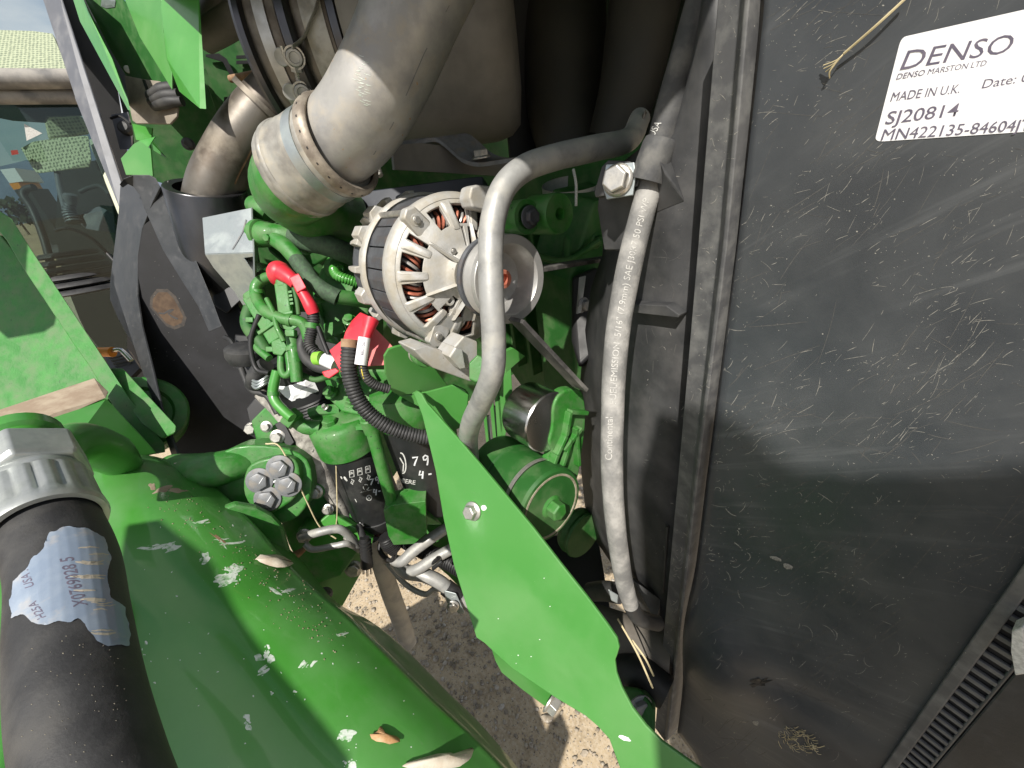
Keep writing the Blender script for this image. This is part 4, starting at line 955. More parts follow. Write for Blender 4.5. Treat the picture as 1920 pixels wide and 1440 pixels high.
ob('slot', pprism([(266, 149), (270, 149), (279, 172), (275, 174)], pln(V(236, 142, .831), V(330, 200, .796), V(260, 230, .826)), .002), BLK, t, smooth=0)
t = thing('hood_catch', 'small bright green folded catch above the heat shield', 'catch', V(265, 300, .84))
ob('face', pprism([(226, 297), (250, 270), (262, 263), (281, 272), (286, 330), (246, 328), (236, 328)], pln(V(228, 297, .86), V(280, 270, .82), V(286, 330, .83)), .003), GPLATE, t, smooth=0, bev=.001)
ob('lip', hull([V(281, 272, .82), V(294, 255, .83), V(290, 257, .815), V(262, 264, .82), V(278, 276, .815)]), GREEN, t, smooth=0)
ob('wing', hull([V(286, 270, .85), V(314, 298, .85), V(288, 282, .86), V(284, 262, .86)]), GREEN, t, smooth=0)
ob('web', pprism([(248, 232), (285, 240), (283, 268), (255, 262)], pln(V(250, 232, .86), V(285, 240, .86), V(258, 262, .87)), .003), GREEN, t, smooth=0)
# ================================================================== engine block behind everything
eb = V(760, 600, .95)
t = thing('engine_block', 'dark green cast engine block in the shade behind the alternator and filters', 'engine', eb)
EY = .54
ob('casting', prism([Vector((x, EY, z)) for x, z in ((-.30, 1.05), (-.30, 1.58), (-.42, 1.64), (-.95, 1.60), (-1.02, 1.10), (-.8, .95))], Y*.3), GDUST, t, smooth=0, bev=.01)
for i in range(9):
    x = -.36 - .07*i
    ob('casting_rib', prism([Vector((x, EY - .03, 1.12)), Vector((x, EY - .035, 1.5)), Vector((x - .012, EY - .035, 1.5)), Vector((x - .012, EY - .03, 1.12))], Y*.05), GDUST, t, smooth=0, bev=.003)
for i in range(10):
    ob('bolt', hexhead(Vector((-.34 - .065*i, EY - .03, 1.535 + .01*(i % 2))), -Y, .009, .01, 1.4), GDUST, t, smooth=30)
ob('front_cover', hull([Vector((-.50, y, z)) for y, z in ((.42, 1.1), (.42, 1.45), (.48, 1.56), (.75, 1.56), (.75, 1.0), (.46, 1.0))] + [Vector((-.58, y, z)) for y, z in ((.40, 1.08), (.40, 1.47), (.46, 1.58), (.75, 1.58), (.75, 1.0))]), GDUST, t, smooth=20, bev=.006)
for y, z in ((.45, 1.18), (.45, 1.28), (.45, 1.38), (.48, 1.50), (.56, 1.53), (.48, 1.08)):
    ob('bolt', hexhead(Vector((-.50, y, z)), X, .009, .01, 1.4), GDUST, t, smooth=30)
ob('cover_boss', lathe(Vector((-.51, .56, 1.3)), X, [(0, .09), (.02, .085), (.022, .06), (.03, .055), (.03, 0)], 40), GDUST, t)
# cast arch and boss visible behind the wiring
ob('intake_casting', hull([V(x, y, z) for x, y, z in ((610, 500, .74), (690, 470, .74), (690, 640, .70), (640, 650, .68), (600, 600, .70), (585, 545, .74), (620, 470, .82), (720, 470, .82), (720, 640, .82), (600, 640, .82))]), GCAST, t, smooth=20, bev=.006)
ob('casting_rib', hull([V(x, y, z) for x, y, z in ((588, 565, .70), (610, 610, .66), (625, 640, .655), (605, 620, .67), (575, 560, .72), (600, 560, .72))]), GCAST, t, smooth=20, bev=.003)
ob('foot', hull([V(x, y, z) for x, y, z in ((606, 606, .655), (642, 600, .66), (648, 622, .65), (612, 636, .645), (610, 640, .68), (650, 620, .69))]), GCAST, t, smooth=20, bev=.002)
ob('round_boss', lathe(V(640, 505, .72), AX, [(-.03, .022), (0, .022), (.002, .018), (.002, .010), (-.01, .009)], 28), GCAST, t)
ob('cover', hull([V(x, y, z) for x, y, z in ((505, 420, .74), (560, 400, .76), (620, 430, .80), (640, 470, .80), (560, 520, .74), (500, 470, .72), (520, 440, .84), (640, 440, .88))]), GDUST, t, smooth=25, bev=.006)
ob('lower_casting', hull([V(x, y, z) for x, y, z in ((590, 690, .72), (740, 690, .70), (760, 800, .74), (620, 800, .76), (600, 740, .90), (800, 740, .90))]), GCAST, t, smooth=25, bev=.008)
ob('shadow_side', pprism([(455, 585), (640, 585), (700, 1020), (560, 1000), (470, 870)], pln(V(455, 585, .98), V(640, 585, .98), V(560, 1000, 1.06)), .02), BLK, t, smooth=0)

# ================================================================== zinc box bracket
t = thing('zinc_bracket', 'folded zinc plated bracket beside the charcoal collar', 'bracket', V(430, 440, .66))
za, zb, zc, zd = V(379, 408, .665), V(473, 389, .645), V(477, 473, .625), V(384, 476, .645)
ob('top_face', prism([za, zb, zc, zd], (za - zd).cross(zb - za).normalized()*(.002 if (za - zd).cross(zb - za).dot(za - CAM) > 0 else -.002)), ZINC, t, smooth=0, bev=.0007)
lpz = pln(zd, zc, V(470, 585, .70))
ob('lower_face', pprism([(384, 477), (477, 474), (478, 481), (457, 484), (479, 514), (477, 545), (468, 562), (466, 575), (475, 586), (467, 587), (455, 572), (440, 548), (400, 502)], lpz, .002), ZINC, t, smooth=0, bev=.0006)
ob('side_face', pprism([(473, 389), (477, 473), (478, 520), (484, 500), (484, 400)], pln(zb, zc, V(484, 440, .72)), .002), ZINC, t, smooth=0)
ob('torn_tab', hull([V(457, 484, .64), V(479, 512, .64), V(507, 497, .66), V(478, 490, .65)]), STEEL, t, smooth=0)
ob('drip', ribbon([[(462, 412), (456, 434), (447, 450), (436, 468), (430, 478), (430, 505)]], 2.2, bvh(bpy.data.objects['top_face']), .0008), BOLTD, t, smooth=0)

# ================================================================== braided hoses on a green fitting
t = thing('braided_hoses', 'pair of green and black braided hoses branching from a green fitting', 'hose', V(500, 440, .64))
ob('fitting', tube([V(484, 438, .655), V(500, 440, .64), V(520, 440, .64), V(548, 445, .645)], [.021, .019, .016, .0165], seg=24), GCAST, t)
ob('collar', lathe(V(486, 438, .645), w_from_c(Vector((1, .1, -.3))), [(-.004, .016), (-.003, .0215), (.004, .0215), (.006, .018)], 32), GCAST, t)
ob('hex', hexhead(V(504, 446, .628), w_from_c(Vector((-.1, .3, -1))), .006, .008, 0), GCAST, t, smooth=30)
ob('hose', tube([V(546, 444, .645), V(575, 452, .64), V(605, 458, .635), V(635, 468, .64), V(668, 482, .66)], .0165, seg=24, n=8, wob=.03), BRAID, t)
ob('neck', tube([V(516, 448, .635), V(535, 462, .63), V(548, 476, .628), V(558, 488, .627)], .0125, seg=20), GCAST, t)
ob('hose', tube([V(556, 486, .627), V(572, 508, .622), V(588, 528, .62), V(608, 545, .62), V(634, 558, .625)], [.0125, .013, .0115, .0125, .013], seg=22, n=8, wob=.03), BRAID, t)
ob('tail', tube([V(632, 556, .625), V(660, 560, .64), V(690, 565, .66)], .0115, seg=18), GCAST, t)
o = ob('green_conduit', tube([V(640, 505, .665), V(627, 505, .655), V(632, 516, .648), V(645, 522, .648), V(670, 530, .655)], .0085, seg=14, n=8, pitch=.004, amp=.14), GREEN, None, smooth=60)
tag(o, 'short bright green corrugated conduit curling left of the alternator', 'conduit')
o = ob('green_plug', tube([V(478, 385, .70), V(492, 392, .68), V(505, 402, .68)], [.016, .018, .014], seg=20), GCAST, None); tag(o, 'green plug fitting just above the zinc bracket', 'fitting')

# ================================================================== red capped starter cable
t = thing('red_cap_cable', 'cable with a shiny red rubber cap and red neck leading into black conduit', 'cable', V(530, 500, .60))
ob('cap', lathe(V(524, 512, .615), w_from_c(Vector((.12, -.5, -.85))), [(-.016, .015), (-.008, .0178), (.0, .0178), (.008, .0160), (.014, .0118), (.0175, .006), (.0185, 0)], 32), RED, t, smooth=60)
ob('neck', tube([V(530, 512, .605), V(545, 522, .60), V(556, 532, .60)], [.013, .0105, .0095], seg=18), RED, t)
ob('clamp_box', hull([V(x, y, z) for x, y in ((541, 520), (560, 512), (575, 540), (557, 550)) for z in (.585, .60)]), RED, t, smooth=20, bev=.002)
ob('neck', tube([V(562, 540, .595), V(572, 556, .595), V(582, 574, .597), V(588, 588, .60)], [.0075, .0082, .0095, .009], seg=18), RED, t)
ob('conduit', tube([V(586, 584, .60), V(588, 600, .60), V(585, 618, .60), V(580, 640, .602), V(584, 655, .60), V(600, 668, .60), V(618, 678, .60)], .0085, seg=16, n=8, pitch=.0036, amp=.17), RUB, t, smooth=60)
ob('tape', tube([V(586, 606, .60), V(585, 616, .60)], .0098, seg=16, n=1), GCAST, t)
ob('lime_tape', tube([V(592, 672, .598), V(604, 672, .595)], .0105, seg=16, n=1), LIME, t)
ob('white_tape', tube([V(606, 673, .594), V(628, 683, .594)], .0098, seg=18, n=1), WHT, t)
ob('cable', tube([V(577, 620, .61), V(566, 645, .61), V(572, 668, .606), V(592, 686, .602), V(622, 694, .60)], .0085, seg=14), RUB, t)

# ================================================================== harness with connectors, painted over in green
t = thing('wiring_harness', 'tangle of green overpainted cables and plugs below the red cap', 'wiring', V(520, 590, .62))
def cable(pts, r, m=GCAST, name='cable', **k): return ob(name, tube([V(*p) for p in pts], r, seg=12, **k), m, t)
cable([(516, 518, .63), (498, 522, .625), (483, 532, .62), (479, 548, .618), (486, 568, .61), (502, 586, .60), (530, 598, .598), (558, 602, .60), (572, 612, .602), (580, 640, .605)], .0085)
cable([(470, 575, .64), (463, 600, .64), (470, 620, .635), (488, 640, .63), (500, 660, .63)], .010, GDUST)
cable([(474, 640, .63), (485, 655, .625), (505, 672, .62)], .006)
cable([(528, 655, .62), (527, 690, .615), (534, 704, .613), (544, 695, .613), (540, 660, .618)], .0052)
cable([(546, 625, .61), (550, 650, .606), (554, 680, .604), (557, 716, .604)], .0085)
cable([(520, 695, .62), (514, 720, .62), (512, 738, .62), (518, 755, .618), (534, 772, .615), (548, 784, .612)], .0075, GREEN)
ob('tie', box(V(546, 625, .60), cr*.007, cd*.005, cf*.005), GCAST, t, smooth=0, bev=.001)
def plug(a, b, w, segs, tz):
    A, B = V(*a), V(*b); d = (B - A); L_ = d.length; d = d.normalized(); s = d.cross(cf).normalized(); f = d.cross(s).normalized()
    c = t
    body = ob('plug', prism([A + s*w, A + s*w*.8 + f*w*.6, A - s*w*.8 + f*w*.6, A - s*w, A - s*w*.8 - f*w*.6, A + s*w*.8 - f*w*.6], d*L_), GCAST, t, smooth=0, bev=.0015)
    ob('collar', prism([A + d*L_*.7 + (s*x + f*y)*w*1.2 for x, y in ((1, .7), (-1, .7), (-1, -.7), (1, -.7))], d*L_*.07), GCAST, body, smooth=0, bev=.001)
    ob('cap', prism([A - d*.006 + (s*x + f*y)*w*.8 for x, y in ((1, .4), (.5, .8), (-.5, .8), (-1, .4), (-1, -.4), (-.5, -.8), (.5, -.8), (1, -.4))], d*.012), GCAST, body, smooth=0, bev=.0015)
    for k in range(segs):
        ob('latch_tooth', box(A + d*(L_*(.25 + .09*k)) + s*w*1.05, s*w*.22, d*L_*.025, f*w*.5), GCAST, body, smooth=0)
plug((530, 532, .61), (541, 612, .605), .0115, 4, .6)
plug((472, 556, .63), (522, 640, .618), .0135, 5, .6)
ob('plug_nose', hull([V(x, y, z) for x, y in ((508, 640), (528, 632), (540, 652), (528, 668), (512, 664)) for z in (.61, .63)]), GCAST, t, smooth=20, bev=.002)
ob('plug_nose', hull([V(x, y, z) for x, y in ((522, 600), (556, 598), (560, 612), (545, 622), (526, 614)) for z in (.598, .615)]), GCAST, t, smooth=20, bev=.002)
# black cap, clip and canister lower left of the harness
t = thing('black_breather', 'black breather cap with dark pipe and bright clip left of the white label', 'breather', V(465, 650, .72))
ob('cap', lathe(V(463, 664, .72), w_from_c(Vector((.1, -.9, -.45))), [(-.012, .030), (0, .034), (.012, .033), (.016, .026), (.018, .012), (.018, 0)], 36), RUB, t, smooth=40)
ob('tube', tube([V(500, 683, .66), V(488, 694, .665), V(480, 708, .67), V(478, 722, .68)], [.0125, .014, .0145, .014], seg=22), RUB, t)
for k in range(3): ob('clip', tube([V(467 + k*2, 706 + k*6, .67), V(480, 716 + k*6, .652), V(494, 711 + k*5, .65), V(508, 700 + k*7, .66)], .0024, seg=8), ZINC, t)
ob('body', hull([V(x, y, z) for x, y, z in ((440, 625, .76), (490, 630, .76), (500, 700, .74), (470, 720, .74), (440, 690, .76), (450, 660, .84), (500, 660, .84))]), BLK, t, smooth=25, bev=.004)
ob('lever', tube([V(421, 632, .74), V(432, 638, .735), V(440, 650, .73)], .004, seg=8), BLK, t)
t = thing('black_canister', 'black canister with a curved white bar code label behind the green head', 'canister', V(572, 730, .72))
ca_ = V(541, 665, .72); cdx = w_from_c(Vector((.30, .86, .41))).normalized()
cn = ob('body', lathe(ca_, cdx, [(0, .038), (.004, .050)] + [(.085 + .0028*i, .050 if i % 2 else .048) for i in range(16)] + [(.135, .050)], 48), BLK, t, smooth=25); CNB = bvh(cn)
lab = [(518, 723), (536, 724), (560, 717), (583, 704), (590, 718), (597, 733), (572, 745), (548, 752), (536, 744), (526, 734)]
lb_ = ob('label', patch(lab, CNB, .0022), WHT, t, smooth=0)
bm = text_hit('DZ106888', CNB, lambda u_0, v_0: (562 + u_0*4.6 + v_0*2.2, 732 - u_0*2.1 - v_0*5.5), 1, .0, 0, .0028)
ob('print', bm, INK, lb_, smooth=0)

# ================================================================== red boots on the alternator terminal
t = thing('red_terminal_boot', 'folded red rubber terminal boot on the back of the alternator', 'boot', V(670, 640, .54))
ob('boot', hull([V(x, y, z) for x, y, z in ((642, 640, .535), (646, 625, .535), (676, 584, .55), (690, 590, .54), (698, 612, .535), (694, 628, .53), (672, 645, .525), (650, 646, .53), (660, 600, .57), (690, 600, .57))]), RED, t, smooth=30, bev=.003)
ob('boot_arm', tube([V(696, 600, .525), V(690, 618, .52), V(685, 635, .518)], [.010, .0075, .0065], seg=16), RED, t)
ob('flap', pprism([(617, 657), (645, 634), (660, 640), (650, 668), (642, 702), (634, 690)], pln(V(617, 657, .555), V(655, 634, .55), V(642, 702, .545)), .003), RED, t, smooth=0, bev=.001)
ob('backing', pprism([(672, 650), (700, 612), (728, 640), (741, 655), (736, 676), (725, 684), (690, 686), (668, 684)], pln(V(672, 650, .555), V(730, 640, .555), V(700, 686, .545)), .003), PINK, t, smooth=0, bev=.001)
ob('stub', hull([V(x, y, z) for x, y in ((603, 697), (630, 690), (638, 696), (618, 710), (608, 706)) for z in (.56, .575)]), RED, t, smooth=20, bev=.002)
t = thing('black_conduit', 'thick black corrugated conduit curving down from the red boot to the green plate', 'conduit', V(660, 740, .56))
ob('conduit', tube([V(656, 640, .525), V(654, 670, .525), V(655, 700, .528), V(668, 742, .535), (V(692, 775, .545)), V(725, 798, .555), V(760, 812, .565), V(800, 820, .575), V(840, 822, .58)], .0105, seg=22, n=10, pitch=.0044, amp=.13), RUB, t, smooth=70)
ob('end_tape', tube([V(656, 637, .525), V(655, 652, .525)], .0108, seg=20, n=1), RUST, t)
t = thing('tagged_conduit', 'thin black conduit with a yellow stripe and a printed white tag', 'conduit', V(684, 690, .53))
ob('conduit', tube([V(682, 668, .52), V(681, 688, .522), V(688, 708, .527), V(704, 722, .535), V(730, 730, .545)], .0062, seg=16, n=10, pitch=.0034, amp=.16), RUB, t, smooth=70)
ob('stripe', tube([V(677, 684, .517), V(679, 698, .518), V(683, 712, .523)], .0009, seg=6), YEL, t)
tg = ob('tag', tube([V(683.5, 633, .517), V(676, 684, .517)], .0075, seg=24, n=1), WHT, t); TGB = bvh(tg)
bm = text_hit('MG/L D008', TGB, lambda u_0, v_0: (679.5 - u_0*.75 + v_0/.7*5, 641 + u_0*5.1 + v_0*1.2), 1, 0, 0, .0005)
ob('print', bm, INK, tg, smooth=0)

# ================================================================== fuel filters
FA = V(658, 838, .72); FD = -Z
def fat(px, py, z): return V(px, py, z)
f1 = thing('fuel_filter', 'left black fuel filter with rows of pale pictograms under a round green head', 'filter', FA)
can1 = ob('canister', lathe(FA, FD, [(-.01, .0475), (.0, .0485), (.146, .0485), (.152, .0465), (.156, .0462), (.157, .0485), (.176, .0475), (.184, .042), (.19, .02)], 56), mat('filter_black', (.016, .017, .018), (.022, .023, .024), sc=30, r=.38, r2=.5, dust=(.06, .06, .055), dsc=20), f1, smooth=40); F1B = bvh(can1)
FBLK = can1.data.materials[0]
ob('bowl', lathe(FA + FD*.188, FD, [(0, .034), (.012, .034), (.022, .026), (.024, 0)], 36), mat('dark_red_bowl', (.06, .012, .02), r=.2), f1)
ob('print', ribbon([[(x + a*s, y + b*s) for a, b in st] for x, y in ((657, 889), (672, 885), (687, 881)) for s in (1,) for st in (((-2, -6), (6, -8), (7, 4), (-1, 6), (-2, -6)), ((-2, 0), (5, -2)), ((0, -3), (4, -4)), ((2, 9), (7, 12), (4, 17)), ((3, 12), (1, 16), (5, 19)))], 1.5, F1B, .0006), PALEINK, f1, smooth=0)
ob('print', ribbon([[(686 + 5*math.cos(R(a)), 913 + 5*math.sin(R(a))) for a in range(s0_, s0_ + 90, 15)] for s0_ in (0, 120, 240)], 1.8, F1B, .0006), PALEINK, f1, smooth=0)
ob('print', ribbon([[(692 + 5*math.cos(R(a)), 933 + 5*math.sin(R(a))) for a in range(0, 361, 24)], [(689, 930), (695, 936)], [(695, 930), (689, 936)]], 1.1, F1B, .0006), PALEINK, f1, smooth=0)
bm = text_hit('Made in Mexico', F1B, lambda u_0, v_0: (676 + u_0*3.4 + v_0*.6, 924 - u_0*.9 - v_0*3.2), 1, 0, 0, .0005)
ob('print', bm, PALEINK, f1, smooth=0)
def glyph7(x, y, s): return [(x - 4*s, y - 5*s), (x + 4*s, y - 6*s), (x + 1*s, y + 1*s), (x - 1*s, y + 7*s)]
def glyph9(x, y, s): return [(x + 4*s, y - 5*s), (x, y - 7*s), (x - 3*s, y - 4*s), (x - 2*s, y), (x + 1*s, y), (x + 4*s, y - 5*s), (x + 4*s, y + 2*s), (x + 3*s, y + 8*s)]
def glyph4(x, y, s): return [(x - 2*s, y - 7*s), (x - 4*s, y + 1*s), (x + 4*s, y)], [(x + 3*s, y - 6*s), (x + 2*s, y + 8*s)]
ob('handwriting', ribbon([glyph7(696, 903, .85), glyph9(706, 900, .85), *glyph4(703, 922, .8), [(709, 921), (713, 920)]], 2.6, F1B, .0007), WINK, f1, smooth=0)
for x, y, a, b_ in ((648, 898, 2.5, 5), (667, 938, 1, 4), (640, 895, 1.6, 3)): ob('scuff', patch(blot(x, y, a, b_, -.5, 8), F1B, .0005), PALEINK, f1, smooth=0)
hd1 = thing('fuel_manifold', 'round green filter head with hexagon plugs and a pipe fitting', 'filter head', V(640, 810, .715))
ob('drum', lathe(FA - FD*.006, -FD, [(-.002, .050), (0, .0525), (.046, .0525), (.054, .0505), (.060, .045), (.062, .0)], 56), GCAST, hd1, smooth=50)
ob('body', hull([V(x, y, z) for x, y, z in ((598, 785, .69), (640, 772, .69), (690, 770, .68), (690, 800, .67), (600, 800, .68), (620, 760, .74), (690, 755, .74), (640, 800, .66))]), GCAST, hd1, smooth=30, bev=.004)
ob('upper_body', hull([V(x, y, z) for x, y, z in ((610, 745, .70), (640, 715, .70), (700, 705, .69), (730, 730, .68), (735, 775, .67), (690, 785, .665), (640, 775, .68), (650, 710, .78), (730, 730, .78))]), GCAST, hd1, smooth=30, bev=.006)
ob('plug', hexhead(V(622, 737, .69), w_from_c(Vector((-.35, -.5, -.8))), .0105, .012, 1.2), GCAST, hd1, smooth=30, bev=.0006)
ob('plug', hexhead(V(620, 797, .672), w_from_c(Vector((-.05, -.85, -.5))), .0120, .012, 1.2), GCAST, hd1, smooth=30, bev=.0006)
ob('plug', tube([V(583, 776, .70), V(600, 770, .70), V(640, 768, .70)], [.011, .010, .011], seg=8, n=1), GCAST, hd1, smooth=30)
ob('fitting', tube([V(548, 784, .66), V(560, 793, .662), V(572, 800, .664), V(600, 803, .67)], [.0145, .011, .0125, .0135], seg=16, n=2), GCAST, hd1, smooth=40)
ob('union_nut', hexhead(V(558, 792, .652), w_from_c(Vector((-.72, -.6, -.1))), .0175, .020, 0), GCAST, hd1, smooth=30, bev=.001)
# second filter
F2 = V(775, 800, .69)
f2 = thing('oil_filter', 'right black filter with hand written white figures partly hidden by the green plate', 'filter', F2)
can2 = ob('canister', lathe(F2, FD, [(-.03, .050), (0, .0505), (.170, .0500), (.178, .046), (.18, .03)], 56), FBLK, f2, smooth=40); F2B = bvh(can2)
ob('head', lathe(F2 + Z*.02, Z, [(0, .052), (.004, .055), (.04, .056), (.06, .05), (.062, 0)], 48), GCAST, f2, smooth=40)
ob('handwriting', ribbon([glyph7(778, 864, 1.25), glyph9(797, 862, 1.25), *glyph4(790, 889, 1.0), [(803, 889), (809, 888)]], 3, F2B, .0007), WINK, f2, smooth=0)
bm = text_hit('DEERE', F2B, lambda u_0, v_0: (744 + u_0*12.2 + v_0*1.6, 903 + u_0*1.9 - v_0*11), 1, 0, .008, .0005)
ob('print', bm, PALEINK, f2, smooth=0)
ob('print', ribbon([[(754 + 7*math.cos(R(a)) + 2*math.sin(R(a)), 868 + 19*math.sin(R(a))) for a in range(-100, 101, 10)], [(750, 858), (757, 870), (756, 884)]], 2.2, F2B, .0005), PALEINK, f2, smooth=0)
bm = text_hit('filter', F2B, lambda u_0, v_0: (758 + u_0*6, 922 + u_0*1.6 - v_0*6), 1, 0, 0, .0005)
ob('print', bm, PALEINK, f2, smooth=0)
# post and block between the filters
t = thing('filter_post', 'round green post ending in a cast block between the two black filters', 'post', V(715, 880, .66))
ob('post', tube([V(690, 775, .62), V(696, 800, .625), V(712, 860, .645), V(730, 925, .68), V(741, 965, .70)], [.0100]*5, seg=24), GCAST, t)
ob('collar', lathe(V(697, 806, .628), Z, [(-.004, .010), (-.003, .012), (.02, .012), (.022, .010)], 28), GCAST, t)
ob('block', hull([onp(x, y, V(750, 990, .70), (X*.9 - Y*.45)) + (X*.9 - Y*.45)*d for x, y in ((719, 958), (735, 948), (760, 944), (798, 940), (800, 1000), (776, 1020), (738, 1022), (728, 1005)) for d in (0, -.035)]), GCAST, t, smooth=20, bev=.006, seg=3)
ob('collar', lathe(V(738, 962, .70), Z, [(-.02, .016), (0, .0155), (.004, .0125), (.004, .0)], 28), GCAST, t)
ob('bolt', hexhead(V(758, 928, .70), X, .007, .008, 1.5), GCAST, t, smooth=30)
ob('lug', hull([V(x, y, z) for x, y, z in ((740, 925, .72), (765, 905, .72), (790, 960, .70), (800, 985, .72), (830, 985, .74), (760, 960, .70), (800, 950, .78))]), GCAST, t, smooth=20, bev=.003)
# ================================================================== front frame, bolts, pipes near the ground
t = thing('frame_casting', 'dark green cast frame end with four large bolts in a square', 'casting', V(500, 900, .66))
fx = V(500, 900, .66); FN = (X*.86 - Y*.30 + Z*.40).normalized()
def fplane(d=0): return (fx + FN*d, FN)
ob('mount_plate', pprism(curve_poly([(400, 870), (440, 838), (520, 838), (575, 862), (584, 920), (560, 968), (510, 985), (450, 975), (405, 930)], 3), fplane(-.016), .06), GCAST, t, smooth=20, bev=.004)
ob('boss', pprism(curve_poly([(455, 905), (470, 870), (520, 856), (552, 862), (562, 890), (556, 930), (520, 958), (490, 965), (462, 940)], 3), fplane(), .05), GCAST, t, smooth=20, bev=.005)
ob('body', hull([V(x, y, z) for x, y, z in ((330, 872, .70), (390, 858, .69), (450, 842, .70), (500, 842, .72), (540, 852, .74), (560, 885, .72), (545, 960, .72), (470, 950, .73), (430, 925, .69), (380, 900, .66), (450, 850, .85), (600, 900, .85))]), GCAST, t, smooth=25, bev=.006)
for x, y in ((487, 901), (525, 877), (541, 908), (502, 935)):
    p = onp(x, y, *fplane(.001)); ob('bolt', hexhead(p, FN, .0150, .010, 1.42, rot=rnd.uniform(0, 1)), BOLTD, t, smooth=30, bev=.0008)
for x, y in ((487, 901), (525, 877), (541, 908), (502, 935)):
    p = onp(x + 3, y, *fplane(.0102)); ob('paint_stroke', box(p + FN*.001, cr*.0012 - cd*.001, (cr*.6 - cd*.9)*.0055, FN*.0003), WINK, t, smooth=0)
ob('paint_stroke', box(onp(514, 903, *fplane(.002)), (cr - cd*.5)*.007, (cr*.5 + cd)*.0012, FN*.0004), WINK, t, smooth=0)
t = thing('side_rail', 'green frame side rail with single bolts running behind the four bolt casting', 'rail', V(590, 980, .74))
ob('web', pprism([(470, 790), (520, 740), (560, 800), (620, 860), (690, 1010), (640, 1080), (580, 1100), (540, 1020), (500, 900)], (V(590, 960, .76), FN), .02), GCAST, t, smooth=0, bev=.003)
ob('lower_web', pprism([(560, 1010), (620, 960), (700, 1010), (690, 1050), (640, 1020), (600, 1040)], (V(600, 1000, .74), FN), .02), GREEN, t, smooth=0, bev=.003)
for x, y, z in ((544, 953, .70), (592, 922, .72), (571, 1004, .71)):
    p = onp(x, y, V(590, 960, .755), FN); p = V(x, y, z)
    ob('bolt', hexhead(p, FN, .0095, .012, 1.35, rot=rnd.uniform(0, 1)), BOLT, t, smooth=30, bev=.0006)
    ob('boss', lathe(p - FN*.04, FN, [(0, .016), (.04, .015)], 28), GCAST, t)
t = thing('gusset_plate', 'bright green curved gusset plate between the loader arm and the frame', 'gusset', V(490, 1000, .60))
ob('gusset', pprism([(400, 960), (440, 945), (480, 952), (510, 968), (530, 990), (545, 1040), (570, 1080), (585, 1120), (520, 1100), (450, 1030)], pln(V(400, 960, .60), V(510, 965, .64), V(560, 1090, .68)), .015), GCAST, t, smooth=0, bev=.004)
t = thing('lower_gusset', 'light green lower gusset with a single round bolt above the gravel', 'gusset', V(640, 1090, .80))
ob('gusset', pprism([(570, 1080), (620, 1050), (648, 1028), (672, 1036), (690, 1052), (668, 1092), (640, 1142), (610, 1150), (590, 1120)], pln(V(570, 1080, .78), V(690, 1050, .84), V(630, 1140, .86)), .02), GPLATE, t, smooth=0, bev=.003)
ob('bolt', hexhead(V(663, 1066, .80), FN, .0135, .012, 1.3), BOLT, t, smooth=30, bev=.001)
ob('bolt', hexhead(V(611, 1112, .80), FN, .0105, .012, 1.3), DKMET, t, smooth=30, bev=.001)
# curved green lower casting arm (left, above loader arm)
o = ob('cast_arm', tube([V(320, 880, .70), V(390, 882, .66), V(450, 868, .68), V(520, 855, .74)], [.03, .034, .03, .028], seg=20, flat=.8), GCAST, None); tag(o, 'rounded green casting arm below the heat shield', 'casting')
# bracket clip with bolts holding dirty hoses
t = thing('hose_bracket', 'black rubber clip with two bolts holding the dusty hoses', 'clip', V(535, 815, .72))
ob('clip', hull([V(x, y, z) for x, y in ((515, 795), (530, 788), (552, 830), (540, 842)) for z in (.70, .73)]), RUB, t, smooth=20, bev=.002)
ob('bolt', hexhead(V(521, 819, .70), FN, .009, .011, 1.4), BOLT, t, smooth=30)
ob('arm', hull([V(x, y, z) for x, y in ((478, 745), (496, 760), (510, 810), (500, 822), (470, 800), (462, 765)) for z in (.76, .79)]), BLK, t, smooth=20, bev=.003)
ob('bolt', hexhead(V(473, 803, .755), FN, .010, .014, 1.2), BOLT, t, smooth=30)
DIRTY = mat('dirty_hose', (.15, .14, .125), (.30, .28, .25), sc=70, r=.85, bump=.7, bsc=220, dust=(.42, .40, .36), dsc=45, dlo=.45, dhi=.62, dmax=.9, speck=(.03, .03, .03), ssc=150, sth=.68)
o = ob('dirty_hose', tube([V(488, 738, .72), V(530, 780, .72), V(572, 822, .72), V(600, 880, .73), V(625, 930, .75), V(655, 980, .79), V(680, 1030, .84)], [.011, .012, .017, .017, .014, .012, .010], seg=20, n=8, wob=.1), DIRTY, None)
tag(o, 'mud caked grey hose running down left of the fuel filter', 'hose')
o = ob('dirty_hose', tube([V(500, 735, .75), V(560, 790, .76), V(620, 850, .77), V(650, 930, .79), V(672, 990, .82), V(690, 1060, .88)], [.009, .010, .012, .012, .010, .009], seg=16, n=8, wob=.08), DIRTY, None)
tag(o, 'thinner mud caked hose hidden partly between the grey hose and the filter', 'hose')
o = ob('bent_tube', tube([V(566, 1008, .70), V(590, 1000, .685), V(625, 992, .69), V(645, 996, .70), V(668, 1020, .73), V(690, 1040, .80)], .0072, seg=16), GALV, None); tag(o, 'upper of two bent steel tubes between the bolts and the plug', 'tube')
o = ob('bent_tube', tube([V(572, 1020, .70), V(588, 1030, .70), V(630, 1023, .70), V(655, 1020, .71), V(680, 1036, .78)], .0055, seg=14), GALV, None); tag(o, 'thin lower bent steel tube above the green gusset', 'tube')
o = ob('mud_rod', tube([V(545, 1048, .76), V(578, 1022, .77)], .008, seg=12, n=1, wob=.2), RUST, None); tag(o, 'short mud crusted rod end beside the lower bolt', 'rod')
